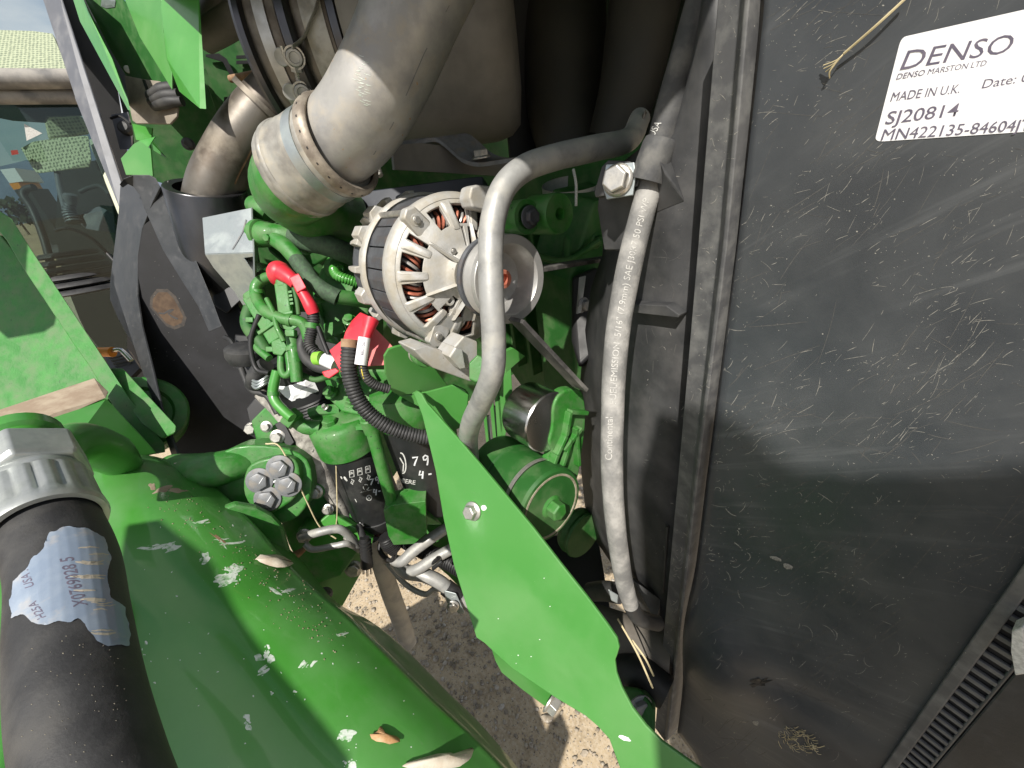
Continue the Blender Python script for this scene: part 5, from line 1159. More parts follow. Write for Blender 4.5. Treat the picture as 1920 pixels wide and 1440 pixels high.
# straw stalks
o = ob('straw_stalk', tube([V(498, 832, .66), V(525, 838, .66), V(556, 900, .67), V(575, 940, .68), V(600, 988, .70), V(630, 1010, .71)], .0012, seg=6), STRAW, None); tag(o, 'long bent straw stalk lying across the green frame bolts', 'straw')
o = ob('straw_stalk', tube([V(630, 870, .68), V(632, 960, .70), V(628, 1000, .71)], .0009, seg=6), STRAW, None); tag(o, 'upright straw stalk in front of the left filter', 'straw')
for a, b, lab in (((1158, 1160), (1224, 1290), 'longer straw stem in the dark gap left of the dusty strip'), ((1185, 1200), (1226, 1268), 'shorter straw stem in the dark gap left of the dusty strip')):
    o = ob('straw', tube([V(*a, .50), V((a[0]+b[0])/2 + 4, (a[1]+b[1])/2, .49), V(*b, .48)], .0012, seg=6), STRAW, None); tag(o, lab, 'straw')
# engine heater plug on its cord
t = thing('heater_plug', 'black three pin mains plug hanging under the fuel filter', 'plug', V(690, 1040, .72))
ob('cord', tube([V(672, 985, .74), V(678, 1000, .73), V(682, 1012, .72)], .006, seg=12), RUB, t)
ob('body', tube([V(683, 1008, .715), V(685, 1030, .718), V(687, 1048, .722), V(688, 1062, .725)], [.0085, .009, .0105, .011], seg=20, n=4), BLK, t)
for k in range(5): ob('ridge', lathe(V(684 + k*.6, 1014 + k*6, .716 + k*.0015), (V(688, 1062, .725) - V(684, 1010, .715)), [(0, .0085), (.001, .0108), (.003, .0108), (.004, .0085)], 20), BLK, t)
for dx in (-6, 1, 8): ob('pin', tube([V(687 + dx, 1060, .726), V(688 + dx*1.05, 1080 - abs(dx-1)*.6, .732)], .0020, seg=10, n=1), STEEL, t)
ob('tag', patch([(675, 978), (684, 984), (676, 990)], F1B, .003), WHT, t, smooth=0) if hit(F1B, 678, 984)[0] else None
o = ob('drain_connector', tube([V(722, 1005, .74), V(730, 1018, .745), V(742, 1032, .75)], [.014, .016, .013], seg=18, pitch=.004, amp=.1), BLK, None, smooth=60); tag(o, 'black ribbed connector under the red filter bowl', 'connector')
o = ob('drain_hose', tube([V(698, 1010, .80), V(712, 1050, .83), V(732, 1110, .90), V(752, 1165, .97), V(766, 1208, 1.02)], [.017, .018, .020, .0205, .021], seg=24, flat=.72), mat('grey_drain_hose', (.26, .26, .25), (.38, .375, .355), sc=25, r=.75, bump=.2, dust=(.36, .34, .30), dsc=12, dlo=.4, dhi=.62, dmax=.9), None)
tag(o, 'flat grey drain hose with a cut end hanging over the gravel', 'hose')
# pair of pipes and lower tube
t = thing('steel_pipe_pair', 'two parallel galvanised pipes coming from behind the green plate', 'pipe', V(800, 1020, .72))
ob('pipe', tube([V(880, 968, .78), V(838, 990, .77), V(800, 1015, .765), V(772, 1036, .76), V(754, 1052, .76), V(738, 1050, .77)], .0105, seg=20), GALV, t)
ob('pipe', tube([V(900, 1000, .78), V(845, 1030, .77), V(810, 1050, .765), V(785, 1066, .765), V(768, 1072, .77)], .0105, seg=20), GALV, t)
t = thing('return_tube', 'low steel tube with black bands and a bent clip above the gravel', 'tube', V(800, 1080, .80))
ob('tube', tube([V(742, 1052, .80), V(762, 1072, .79), V(795, 1078, .78), V(825, 1092, .78), V(850, 1112, .785), V(920, 1160, .80)], .0135, seg=20), GALV, t)
ob('band', tube([V(836, 1101, .783), V(860, 1120, .787)], .0160, seg=20, n=1), RUB, t)
ob('thin_tube', tube([V(725, 1055, .82), V(760, 1095, .82), V(796, 1114, .81), V(815, 1104, .80), V(832, 1108, .79), V(845, 1130, .78)], .0055, seg=12), GALV, t)
ob('clip_plate', hull([V(x, y, z) for x, y in ((832, 1106), (855, 1112), (872, 1150), (862, 1152), (838, 1130)) for z in (.765, .775)]), ZINC, t, smooth=0, bev=.002)
ob('clip_bolt', hexhead(V(849, 1137, .76), FN, .009, .009, 1.3), BOLT, t, smooth=30)
o = ob('wiring_conduit', tube([V(740, 1000, .84), V(790, 1030, .82), V(835, 1050, .80), V(880, 1075, .78)], .017, seg=16, n=8, pitch=.005, amp=.12), BLK, None, smooth=60); tag(o, 'black corrugated conduit passing behind the two steel pipes', 'conduit')
t = thing('lower_frame_bracket', 'green lower frame bracket behind the steel pipes', 'bracket', V(840, 1060, .86))
ob('bracket', pprism([(740, 965), (840, 960), (880, 1060), (870, 1110), (840, 1080), (800, 1045), (750, 1010)], pln(V(740, 965, .86), V(860, 970, .84), V(860, 1100, .88)), .01), GCAST, t, smooth=0, bev=.002)
ob('pin', tube([V(808, 1057, .76), V(818, 1050, .755), V(822, 1046, .75)], .004, seg=10, n=1), BLK, t)
# dark lower front area, under the shroud
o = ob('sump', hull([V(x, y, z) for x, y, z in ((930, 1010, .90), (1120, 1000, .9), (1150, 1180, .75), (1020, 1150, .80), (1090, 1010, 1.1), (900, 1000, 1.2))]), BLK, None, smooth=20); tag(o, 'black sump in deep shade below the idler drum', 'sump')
SAND = mat('dull_brown_steel', (.10, .09, .075), (.15, .13, .11), sc=20, r=.85)  # mottled dull brown steel
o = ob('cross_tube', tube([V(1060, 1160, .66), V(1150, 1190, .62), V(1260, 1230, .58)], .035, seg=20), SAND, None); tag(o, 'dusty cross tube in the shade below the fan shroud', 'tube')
o = ob('hose_stub', tube([V(1105, 1110, .56), V(1135, 1108, .54), V(1160, 1112, .52)], [.012, .013, .013], seg=16), RUB, None); tag(o, 'black hose stub left of the lower end of the printed hose', 'hose')
o = ob('hose_clip', hull([V(x, y, z) for x, y in ((1140, 1104), (1160, 1116), (1158, 1132), (1146, 1126)) for z in (.47, .48)]), ZINC, None, smooth=0, bev=.001); tag(o, 'small bright clip beside the lower end of the printed hose', 'clip')
o = ob('mounting_block', hull([V(x, y, z) for x, y, z in ((1165, 1285, .52), (1200, 1290, .5), (1228, 1330, .48), (1228, 1400, .46), (1195, 1360, .5), (1180, 1300, .56), (1230, 1300, .6))]), GDUST, None, smooth=20, bev=.004); tag(o, 'dark green foot with a bolt at the bottom left of the dusty strip', 'foot')
o2 = ob('bolt', hexhead(V(1200, 1325, .495), FN, .012, .01, 1.3), BOLTD, o, smooth=30)
o = ob('lower_hose_loop', tube([V(1130, 1290, .60), V(1160, 1262, .58), V(1200, 1262, .56), V(1250, 1300, .54)], .022, seg=20), BLK, None); tag(o, 'black hose loop in the gap left of the dusty strip', 'hose')

# ================================================================== loader arm (foreground) and its mast
t = thing('front_loader', 'big glossy green loader arm with white scrapes crossing the lower left foreground', 'loader arm', V(450, 1150, .48))
# right hand edge of the arm, and how wide and deep it is there
ed = [((1130, 1640), .40), ((950, 1440), .45), ((805, 1306), .48), ((632, 1136), .52), ((526, 1038), .56), ((430, 930), .61), ((372, 872), .66), ((330, 850), .70)]
EP = spline([V(x, y, z) for (x, y), z in ed], 6)
bm = bmesh.new(); prev = None; n_ = len(EP)
wY = (-Y*.97 + Z*.10 - X*.2).normalized()
SEC = curve_poly([(.004, -.14), (.0, -.05), (.0, -.012), (.012, .004), (.040, .030), (.074, .049), (.115, .060), (.17, .060), (.25, .046), (.292, .036), (.304, .020), (.306, -.02), (.306, -.14)], 4)
NS = len(SEC)
for i, p in enumerate(EP):
    td = (EP[min(i+1, n_-1)] - EP[max(i-1, 0)]).normalized(); k = i/(n_-1)
    up_ = td.cross(wY).normalized(); up_ = up_ if up_.z > 0 else -up_
    sc_ = 1 - .12*k; endk = 1 - max(0, (k - .9)/.1)**2*.3
    rg = [bm.verts.new(p + wY*(a*sc_) + up_*((b - .02)*endk + .02 - .02 + .0012*mnoise.noise(p*14 + Vector((a*30, b*20, 0))))) for a, b in SEC]
    if prev:
        for s in range(NS): bm.faces.new((prev[s], prev[(s+1) % NS], rg[(s+1) % NS], rg[s]))
    prev = rg
    if i == 0: bm.faces.new(rg[::-1])
bm.faces.new(prev)
GGLOSS = mat('green_gloss_paint', (.044, .20, .026), (.054, .225, .034), sc=9, r=.32, r2=.48, bump=.06, bsc=35, coat=.45, coatr=.08, dust=(.10, .235, .08), dsc=10, dlo=.42, dhi=.72, dmax=.6, speck=(.45, .55, .42), ssc=260, sth=.765)
arm_o = ob('arm', bm, GGLOSS, t, smooth=70); AB = bvh(arm_o)
SCRAPE = mat('scraped_bare_paint', (.55, .60, .54), (.20, .36, .18), sc=230, lo=.45, hi=.62, r=.55, bump=.2)
def scrape(x, y, a, b, rot, n=1, m=None):
    m = m or SCRAPE; bms = []
    c, s_ = math.cos(rot), math.sin(rot)
    for j in range(n*5 if m is SCRAPE else n):
        k = 1 if j < n else rnd.uniform(.12, .4)
        u, v = (rnd.gauss(0, a*.55), rnd.gauss(0, b*.6)) if (n > 1 or j >= n) else (0, 0)
        px = curve_poly(blot(x + u*c - v*s_, y + u*s_ + v*c, a*k*rnd.uniform(.6, 1), b*k*rnd.uniform(.5, 1), rot + rnd.gauss(0, .25), 9, .38), 3)
        q = patch(px, AB, .0002)
        if len(q.faces): bms.append(q)
    if bms: ob('paint_scrape', join(bms), m, t, smooth=0)
for a in ((290, 1026, 16, 4, -.15, 2), (312, 1022, 18, 6, -.3, 2), (425, 1082, 20, 12, -.3, 4), (383, 1047, 10, 7, -.5, 2), (420, 1016, 24, 4, .15, 2), (378, 978, 16, 3, 0, 1), (530, 1106, 16, 4, .2, 2), (640, 1190, 18, 3, .1, 1),
          (500, 1228, 8, 12, .3, 3), (574, 1245, 12, 5, -.5, 2), (495, 1255, 12, 4, -.6, 2), (510, 1300, 5, 3, -.6, 1), (466, 1352, 8, 9, .5, 2), (648, 1380, 14, 8, -.5, 3), (652, 1432, 10, 10, -.5, 2), (274, 1205, 4, 4, 0, 1), (290, 1280, 3, 2, 0, 1), (553, 1297, 4, 3, 0, 1)):
    scrape(*a)
for _ in range(70):
    x, y = rnd.uniform(250, 800), rnd.uniform(960, 1430); q, nn = hit(AB, x, y)
    if q: 
        b2 = patch(blot(x, y, rnd.uniform(.8, 2.4), rnd.uniform(.6, 1.6), rnd.uniform(0, 3), 7), AB, .0002)
        if len(b2.faces): ob('paint_fleck', b2, CHIP, t, smooth=0)
for x, y, a, b_, r_ in ((305, 918, 26, 10, -.05), (285, 912, 10, 9, 0), (330, 920, 22, 4, 0)): scrape(x, y, a, b_, r_, 1, CLAY)
for x, y, a, b_, r_ in ((412, 1012, 22, 3, .5),): scrape(x, y, a, b_, r_, 1, RUST)
# dead leaves lying on the arm
LEAFD = mat('dead_leaf', (.36, .19, .08), (.5, .34, .2), sc=60, r=.8, bump=.3)
LEAFP = mat('pale_leaf', (.52, .46, .38), (.4, .32, .24), sc=40, r=.8, bump=.3)
def leaf(px, name, label, m, lift=.004):
    cx = sum(p[0] for p in px)/len(px); cy = sum(p[1] for p in px)/len(px); bm = bmesh.new(); P_ = []
    for x, y in px:
        q, n = hit(AB, x, y, .001 + lift*rnd.random())
        if q is None: q, n = hit(AB, cx + (x-cx)*.6, cy + (y-cy)*.6, .001 + lift)
        if q is None: return
        P_.append(bm.verts.new(q))
    q, n = hit(AB, cx, cy, .001 + lift*1.6); c = bm.verts.new(q)
    for i in range(len(P_)): bm.faces.new((c, P_[i], P_[(i+1) % len(P_)]))
    o = ob(name, bm, m, None, smooth=60, solid=.0008); tag(o, label, 'leaf')
leaf(curve_poly([(478, 1050), (495, 1042), (515, 1045), (540, 1054), (545, 1062), (530, 1068), (505, 1062), (486, 1056)], 2), 'dead_leaf', 'curled pale brown leaf scrap on the right edge of the loader arm', LEAFP)
leaf(curve_poly([(692, 1380), (706, 1375), (712, 1363), (720, 1376), (742, 1384), (748, 1394), (730, 1396), (705, 1392)], 2), 'dead_leaf', 'reddish brown dead leaf low on the loader arm', LEAFD)
leaf(curve_poly([(752, 1440), (790, 1424), (840, 1420), (868, 1424), (884, 1404), (880, 1426), (860, 1440), (800, 1448)], 2), 'dead_leaf', 'large pale curled leaf at the bottom edge of the loader arm', LEAFP, .006)
o = ob('cotton_scrap', hull([V(x, y, z) for x, y in ((325, 868), (345, 866), (372, 886), (386, 905), (378, 906), (350, 884), (332, 880)) for z in (.655, .66)]), WHT if False else LEAFP, None, smooth=30, bev=.002); tag(o, 'whitish leaf scrap at the top end of the loader arm', 'leaf')
# second, lower beam of the arm left of the hose
o = ob('arm_lower_edge', hull([V(x, y, z) for x, y, z in ((-120, 1050, .40), (20, 1050, .42), (25, 1440, .34), (30, 1600, .32), (-120, 1600, .3), (-60, 1100, .6), (60, 1500, .5))]), GREEN, arm_o, smooth=20, bev=.004)

t = thing('loader_mast', 'green loader mast of thick plates with a dirty ledge at the left edge', 'loader mast', V(200, 700, .75))
gl = (V(150, 600, .80), X)
web_ = pprism([(-160, 420), (0, 440), (80, 540), (150, 660), (216, 742), (190, 790), (-160, 900)], pln(V(0, 440, .86), V(216, 742, .80), V(0, 780, .80)), .02)
ob('web', web_, GCAST, t, smooth=0, bev=.002)
fo_ = [(-60, 330), (0, 396), (22, 410), (60, 470), (110, 545), (160, 620), (200, 680), (240, 742), (285, 800), (308, 832), (310, 848), (296, 850)]
fi_ = [(-60, 370), (0, 436), (12, 450), (45, 505), (90, 572), (136, 642), (170, 690), (205, 750), (250, 812), (272, 842), (280, 850), (290, 852)]
bm = bmesh.new(); pr = None
for i in range(len(fo_)):
    z = .80 - .05*i/(len(fo_) - 1)
    q = [bm.verts.new(V(*fo_[i], z)), bm.verts.new(V(*fi_[i], z)), bm.verts.new(V(*fi_[i], z + .10)), bm.verts.new(V(*fo_[i], z + .10))]
    if pr:
        for k in range(4): bm.faces.new((pr[k], q[k], q[(k+1) % 4], pr[(k+1) % 4]))
    else: bm.faces.new(q[::-1])
    pr = q
bm.faces.new(pr); ob('edge_plate', bm, GCAST, t, smooth=20, bev=.002)
pv = V(268, 770, .76); pax = w_from_c(Vector((-.55, .35, .75))).normalized()
ob('pivot_boss', lathe(V(262, 775, .80), -pax, [(-.05, .075), (-.01, .078), (.0, .078), (.004, .074), (.004, .055), (-.004, .05), (-.004, 0)], 48), GCAST, t, smooth=40)
ob('pivot_flange', hull([V(x, y, z) for x, y, z in ((205, 690, .80), (230, 690, .80), (300, 770, .77), (332, 800, .75), (330, 812, .745), (306, 824, .745), (260, 790, .76), (215, 730, .78), (240, 700, .88), (320, 800, .85))]), GCAST, t, smooth=25, bev=.004)
lt = hull([V(x, y, z) for x, y, z in ((-80, 795, .62), (0, 768, .66), (120, 728, .71), (178, 708, .74), (205, 735, .72), (200, 745, .70), (100, 775, .64), (0, 832, .58), (-80, 860, .55))])
ledge = ob('ledge', lt, CLAY, t, smooth=20, bev=.002)
fb = hull([V(x, y, z) for x, y, z in ((-80, 864, .552), (0, 834, .582), (100, 777, .642), (200, 746, .702), (262, 812, .70), (296, 850, .70), (200, 870, .62), (100, 880, .56), (-80, 930, .50), (0, 850, .72), (250, 860, .78))])
ob('beam', fb, GREEN, t, smooth=20, bev=.003)
ob('hose_port', tube([V(70, 905, .44), V(105, 850, .48), V(150, 832, .53), V(205, 850, .58), V(240, 880, .62)], [.02, .026, .028, .028, .02], seg=24), GREEN, t)
ob('web_shade_plate', prism([Vector((x, -.76, z)) for x, z in ((-1.45, 1.93), (-.95, 1.95), (-.86, 2.05), (-.86, 2.28), (-1.45, 2.38))], -Y*.03), GCAST, t, smooth=0, bev=.002)  # added out of view, only to shade the mast web

# ================================================================== hydraulic hose with crimped fitting (bottom left foreground)
hp0 = V(70, 868, .275)
hz = [V(62, 880, .295), V(86, 950, .275), V(122, 1060, .25), V(134, 1180, .222), V(152, 1320, .197), V(190, 1480, .177), V(240, 1640, .16)]
hdv = (hz[2] - hz[0]).normalized()
t = thing('hydraulic_hose', 'thick black hydraulic hose with zinc crimp fitting and torn blue sticker', 'hose', hz[2])
hh = ob('hose', tube([V(84, 966, .272)] + hz[2:], [.0248, .0248, .0245, .0240, .0234, .023], seg=40, n=10), RUB, t); HB = bvh(hh)
A_ = V(66, 905, .285)
ZF = mat('zinc_fitting', (.42, .44, .43), (.31, .335, .325), sc=60, r=.36, r2=.5, metal=.6, bump=.08, bsc=300, dust=(.44, .46, .40), dsc=25, dmax=.5)
u_, w_ = frame(hdv)
# hexagon nut
rg = []
bm = bmesh.new()
for hh_, k in ((-.032, .9), (-.029, 1), (-.004, 1), (.0, .92)):
    rg.append([bm.verts.new(A_ + hdv*hh_ + (u_*math.cos(R(60*i + 22)) + w_*math.sin(R(60*i + 22)))*.0315*k) for i in range(6)])
for a, b in zip(rg, rg[1:]):
    for i in range(6): bm.faces.new((a[i], a[(i+1) % 6], b[(i+1) % 6], b[i]))
bm.faces.new(rg[0][::-1]); bm.faces.new(rg[-1])
ob('nut', bm, ZF, t, smooth=20, bev=.0025, seg=3)
ob('shoulder', lathe(A_, hdv, [(-.001, .024), (.004, .0262), (.010, .0262), (.014, .024)], 48), ZF, t, smooth=40)
bm = bmesh.new(); rings = []; NF = 96
for hh_, r_, fl in ((.008, .024, 0), (.010, .0275, .3), (.014, .0275, 1), (.036, .0280, 1), (.040, .0286, .2), (.046, .0292, 0), (.049, .0282, 0), (.049, .025, 0)):
    rings.append([bm.verts.new(A_ + hdv*hh_ + (u_*math.cos(2*math.pi*i/NF) + w_*math.sin(2*math.pi*i/NF))*(r_ - (.0018*fl if (i % 6) in (0, 1) else 0))) for i in range(NF)])
for a, b in zip(rings, rings[1:]):
    for i in range(NF): bm.faces.new((a[i], a[(i+1) % NF], b[(i+1) % NF], b[i]))
ob('crimp_collar', bm, ZF, t, smooth=50)
ob('adapter', lathe(A_ - hdv*.032, -hdv, [(0, .020), (.012, .020), (.014, .0235), (.024, .0235)], 32), GREEN, t)
BLUE = mat('blue_grey_sticker', (.20, .25, .33), (.26, .31, .38), sc=40, r=.3, dust=(.42, .38, .33), dsc=50, dlo=.55, dhi=.7, dmax=.8)
stk = [(92, 1000), (120, 990), (165, 992), (196, 1010), (205, 1045), (200, 1080), (206, 1120), (232, 1140), (242, 1190), (240, 1212), (200, 1212), (178, 1200), (160, 1176), (150, 1158), (132, 1168), (110, 1166), (86, 1172), (60, 1166), (44, 1150), (24, 1160), (22, 1130), (26, 1090), (52, 1068), (64, 1042), (82, 1030)]
bm = bmesh.new()
# fill the torn sticker as a fine grid clipped to its outline
def inside(x, y, P):
    c = False; j = len(P) - 1
    for i in range(len(P)):
        if (P[i][1] > y) != (P[j][1] > y) and x < (P[j][0]-P[i][0])*(y-P[i][1])/(P[j][1]-P[i][1]) + P[i][0]: c = not c
        j = i
    return c
edge_ = []
for i in range(len(stk)):
    (xa, ya), (xb, yb) = stk[i], stk[(i+1) % len(stk)]; n_e = max(2, int(math.hypot(xb-xa, yb-ya)/1.5))
    for k in range(n_e):
        x, y = xa + (xb-xa)*k/n_e, ya + (yb-ya)*k/n_e; w = Vector((x*.05, y*.05, 0)); w2 = w*4
        edge_.append((x + 4*mnoise.noise(w) + 1.3*mnoise.noise(w2), y + 4*mnoise.noise(w + Vector((9, 0, 0))) + 1.3*mnoise.noise(w2 + Vector((0, 9, 0)))))
grid = {}; stp = 3
for gx in range(3, 84):
    for gy in range(325, 408):
        x, y = gx*stp, gy*stp
        if not inside(x, y, edge_):
            ex, ey = min(edge_, key=lambda e: (e[0]-x)**2 + (e[1]-y)**2)
            if (ex-x)**2 + (ey-y)**2 > (1.45*stp)**2: continue
            x, y = ex, ey
        q, n = hit(HB, x, y, .0006)
        if q: grid[(gx, gy)] = bm.verts.new(q)
for (gx, gy), v in list(grid.items()):
    a, b, c = grid.get((gx+1, gy)), grid.get((gx+1, gy+1)), grid.get((gx, gy+1))
    if a and b and c: bm.faces.new((v, a, b, c))
bmesh.ops.delete(bm, geom=[v for v in bm.verts if not v.link_faces], context='VERTS')
sko = ob('sticker', bm, BLUE, t, smooth=180)
def hosetext(s, x0, y0, ux, uy, vx, vy):
    bm = text_hit(s, HB, lambda u_0, v_0: (x0 + u_0*ux + v_0*vx, y0 + u_0*uy + v_0*vy), 1, 0, .01, .00068)
    ob('print', bm, INK, sko, smooth=0)
hosetext('X0769028 5', 163, 1136, -5.4, -18.5, -36, 6)
hosetext('USA .', 66, 1100, -5, -14, -24, 7)
hosetext('H25A', 88, 1158, -8, -13, -22, 9)
bm = bmesh.new()
for _ in range(26):
    x, y = rnd.uniform(130, 185), rnd.uniform(1020, 1190); l = rnd.uniform(20, 50); c_ = rnd.uniform(-3, 4)
    if inside(x + l, y + c_, stk) and inside(x, y, stk): ribbon([[(x + l*k_/7, y + c_*math.sin(k_*.45) + 1.5*mnoise.noise(Vector((x + k_*.8, y, 0)))) for k_ in range(8)]], rnd.uniform(2, 5), HB, .0007, bm, True)
o = ob('creases', bm, mat('sticker_crease', (.45, .40, .32), r=.8), sko, smooth=0)
bm = bmesh.new()
for _ in range(60): patch(blot(rnd.uniform(40, 240), rnd.uniform(1180, 1430), rnd.uniform(.6, 2), rnd.uniform(.5, 1.4), 0, 6), HB, .0002, bm)
o = ob('dust_flecks', bm, mat('tan_fleck', (.2, .18, .14), r=.9), t, smooth=0); o['kind'] = 'stuff'
# ================================================================== cab (upper left background)
t = thing('cab', 'tractor cab with a grey slanting pillar and tinted windows at the upper left', 'cab', V(120, 250, 1.5))
PILL = mat('grey_pillar', (.10, .105, .12), (.125, .13, .145), sc=20, r=.45, r2=.55, dust=(.2, .2, .2), dsc=20, dmax=.4)
FRM = mat('dusty_frame', (.14, .135, .13), (.2, .19, .18), sc=12, r=.6, dust=(.32, .3, .27), dsc=14, dlo=.42, dhi=.65, dmax=.9)
DKINT = mat('dark_interior', (.016, .022, .022), (.024, .03, .03), sc=8, r=.6)
CREAM = mat('cream_trim', (.42, .44, .33), r=.5)
# patterned upholstery
FAB = bpy.data.materials.new('patterned_fabric'); FAB.use_nodes = True
nt = FAB.node_tree; b_ = nt.nodes['Principled BSDF']; tcn = nt.nodes.new('ShaderNodeTexCoord'); vor = nt.nodes.new('ShaderNodeTexVoronoi')
vor.inputs['Scale'].default_value = 75; vor.inputs['Randomness'].default_value = .25
mr = nt.nodes.new('ShaderNodeMapRange'); mr.inputs[1].default_value = .3; mr.inputs[2].default_value = .55
mx = nt.nodes.new('ShaderNodeMixRGB'); mx.inputs[1].default_value = (.14, .155, .10, 1); mx.inputs[2].default_value = (.46, .47, .31, 1)
nt.links.new(tcn.outputs['Object'], vor.inputs['Vector']); nt.links.new(vor.outputs['Distance'], mr.inputs[0]); nt.links.new(mr.outputs[0], mx.inputs[0]); nt.links.new(mx.outputs[0], b_.inputs['Base Color']); b_.inputs['Roughness'].default_value = .9
GLASS = bpy.data.materials.new('tinted_glass'); GLASS.use_nodes = True
nt = GLASS.node_tree; nt.nodes.remove(nt.nodes['Principled BSDF']); o_ = nt.nodes['Material Output']
tr_ = nt.nodes.new('ShaderNodeBsdfTransparent'); tr_.inputs[0].default_value = (.46, .56, .54, 1); gl_ = nt.nodes.new('ShaderNodeBsdfGlossy'); gl_.inputs['Roughness'].default_value = .01
fr_ = nt.nodes.new('ShaderNodeFresnel'); fr_.inputs[0].default_value = 1.5; ms_ = nt.nodes.new('ShaderNodeMixShader')
nt.links.new(fr_.outputs[0], ms_.inputs[0]); nt.links.new(tr_.outputs[0], ms_.inputs[1]); nt.links.new(gl_.outputs[0], ms_.inputs[2]); nt.links.new(ms_.outputs[0], o_.inputs[0])
cpl = lambda d: (V(150, 250, d), X)
ob('pillar', hull([V(x, y, z) for x, y, z in ((76, -30, 1.30), (108, -30, 1.25), (113, 0, 1.25), (150, 140, 1.26), (232, 352, 1.28), (228, 400, 1.28), (225, 392, 1.30), (140, 182, 1.30), (80, 0, 1.30), (110, -20, 1.36), (240, 370, 1.38))]), PILL, t, smooth=15, bev=.004)
ob('pillar_seal', pprism([(110, -30), (132, -30), (170, 60), (215, 140), (240, 300), (250, 420), (232, 420), (232, 352), (150, 140), (113, 0)], cpl(1.42), .02), BLK, t, smooth=0)
ob('dark_window', pprism([(128, -30), (200, -30), (260, 180), (250, 300), (215, 140), (170, 60)], cpl(1.46), .02), DKINT, t, smooth=0)
ob('window_frame', tube([onp(-60, 148, *cpl(1.5)), onp(215, 148, *cpl(1.5))], .030, seg=16, n=1), FRM, t)
ob('window_frame', tube([onp(-60, 181, *cpl(1.52)), onp(150, 181, *cpl(1.52))], .024, seg=16, n=1), FRM, t)
ob('frame_gap', pprism([(-60, 140), (220, 140), (220, 186), (-60, 186)], cpl(1.58), .02), BLK, t, smooth=0)
ob('headliner', pprism([(-80, 62), (-10, 56), (60, 58), (98, 63), (128, 133), (-80, 128)], pln(V(-10, 56, 1.9), V(98, 63, 1.9), V(128, 133, 1.62)), .02), FAB, t, smooth=0)
ob('windscreen', pprism([(-120, 192), (150, 192), (238, 400), (238, 720), (190, 660), (80, 520), (-120, 330)], cpl(1.54), .005), GLASS, t, smooth=0)
CLEAR = GLASS.copy(); CLEAR.name = 'clear_glass'; CLEAR.node_tree.nodes['Transparent BSDF'].inputs[0].default_value = (.9, .93, .92, 1)
ob('upper_window', pprism([(-120, -60), (80, -60), (140, 134), (-120, 134)], cpl(1.54), .005), CLEAR, t, smooth=0)
ob('door_trim', hull([V(x, y, z) for x, y, z in ((167, 262, 1.62), (172, 260, 1.62), (228, 392, 1.60), (226, 412, 1.60), (170, 275, 1.64))]), CREAM, t, smooth=0)
ob('rear_wall', pprism([(110, 316), (180, 300), (260, 330), (330, 420), (330, 760), (215, 700), (190, 640), (150, 560), (118, 520), (104, 430)], cpl(2.1), .03), DKINT, t, smooth=0)
ob('roof_edge', pprism([(-80, 190), (150, 190), (165, 215), (88, 218), (82, 229), (20, 225), (-80, 205)], cpl(1.9), .03), DKINT, t, smooth=0)
ob('floor_panel', pprism([(118, 520), (240, 490), (300, 720), (230, 760), (150, 600)], cpl(1.95), .03), BLK, t, smooth=0)
ob('grey_post', hull([V(x, y, z) for x, y, z in ((168, 182, 1.5), (186, 186, 1.5), (200, 215, 1.5), (216, 278, 1.5), (204, 276, 1.5), (180, 200, 1.56))]), PILL, t, smooth=0, bev=.003)
ob('triangle_decal', pprism([(45, 232), (79, 250), (50, 264)], cpl(1.535), .001), PALEINK, t, smooth=0)
ob('scuttle', hull([V(x, y, z) for x, y, z in ((208, 215, 1.36), (240, 210, 1.36), (248, 280, 1.36), (225, 280, 1.36), (215, 240, 1.46), (250, 240, 1.46))]), PILL, t, smooth=20)
ob('wiper_motor', lathe(V(232, 238, 1.34), w_from_c(Vector((.2, .1, -1))), [(-.02, .02), (0, .02), (.006, .014), (.007, 0)], 24), RUB, t)
ob('washer_hose', tube([V(208, 222, 1.34), V(225, 218, 1.33), V(245, 232, 1.33)], .004, seg=8), BLK, t)
t = thing('driver_seat', 'patterned green grey driver seat seen through the tinted windscreen', 'seat', V(110, 300, 1.9))
ob('backrest', hull([V(x, y, z) for x, y, z in ((38, 278, 1.9), (60, 266, 1.86), (110, 258, 1.84), (166, 254, 1.84), (172, 300, 1.84), (168, 314, 1.86), (120, 318, 1.86), (70, 326, 1.88), (60, 315, 1.88), (100, 262, 2.0), (160, 300, 2.0))]), FAB, t, smooth=40, bev=.015)
ob('side_bolster', pprism([(80, 217), (150, 215), (165, 250), (90, 262)], cpl(2.02), .05), FAB, t, smooth=0, bev=.01)
ob('latch', hull([V(x, y, z) for x, y in ((20, 282), (33, 281), (35, 289), (22, 291)) for z in (1.8, 1.83)]), mat('red_latch', (.6, .03, .02), r=.4), t, smooth=0)
o = ob('grab_handle', tube([V(100, 520, 1.75), V(85, 455, 1.74), (V(62, 395, 1.73)), V(45, 368, 1.73), V(48, 356, 1.73), V(64, 351, 1.73)], .014, seg=14), BLK, None); tag(o, 'black bent grab rail in the cab doorway', 'grab rail')
t = thing('control_lever', 'grey joystick lever with a rubber shaft in the dark cab', 'joystick', V(130, 390, 1.8))
ob('grip', lathe(V(134, 375, 1.75), w_from_c(Vector((.1, -.9, -.3))), [(-.02, .012), (0, .024), (.018, .026), (.026, .018), (.028, 0)], 24), PILL, t)
ob('shaft', tube([V(134, 378, 1.76), V(130, 396, 1.77), V(140, 418, 1.78)], [.018, .024, .03], seg=14, pitch=.012, amp=.2), PILL, t)
ob('column', tube([V(106, 312, 1.9), V(112, 350, 1.88), V(122, 390, 1.86)], .012, seg=10), PILL, t)
t = thing('lever_gaiter', 'black ribbed rubber gaiter on the cab floor behind the windscreen', 'gaiter', V(140, 510, 1.75))
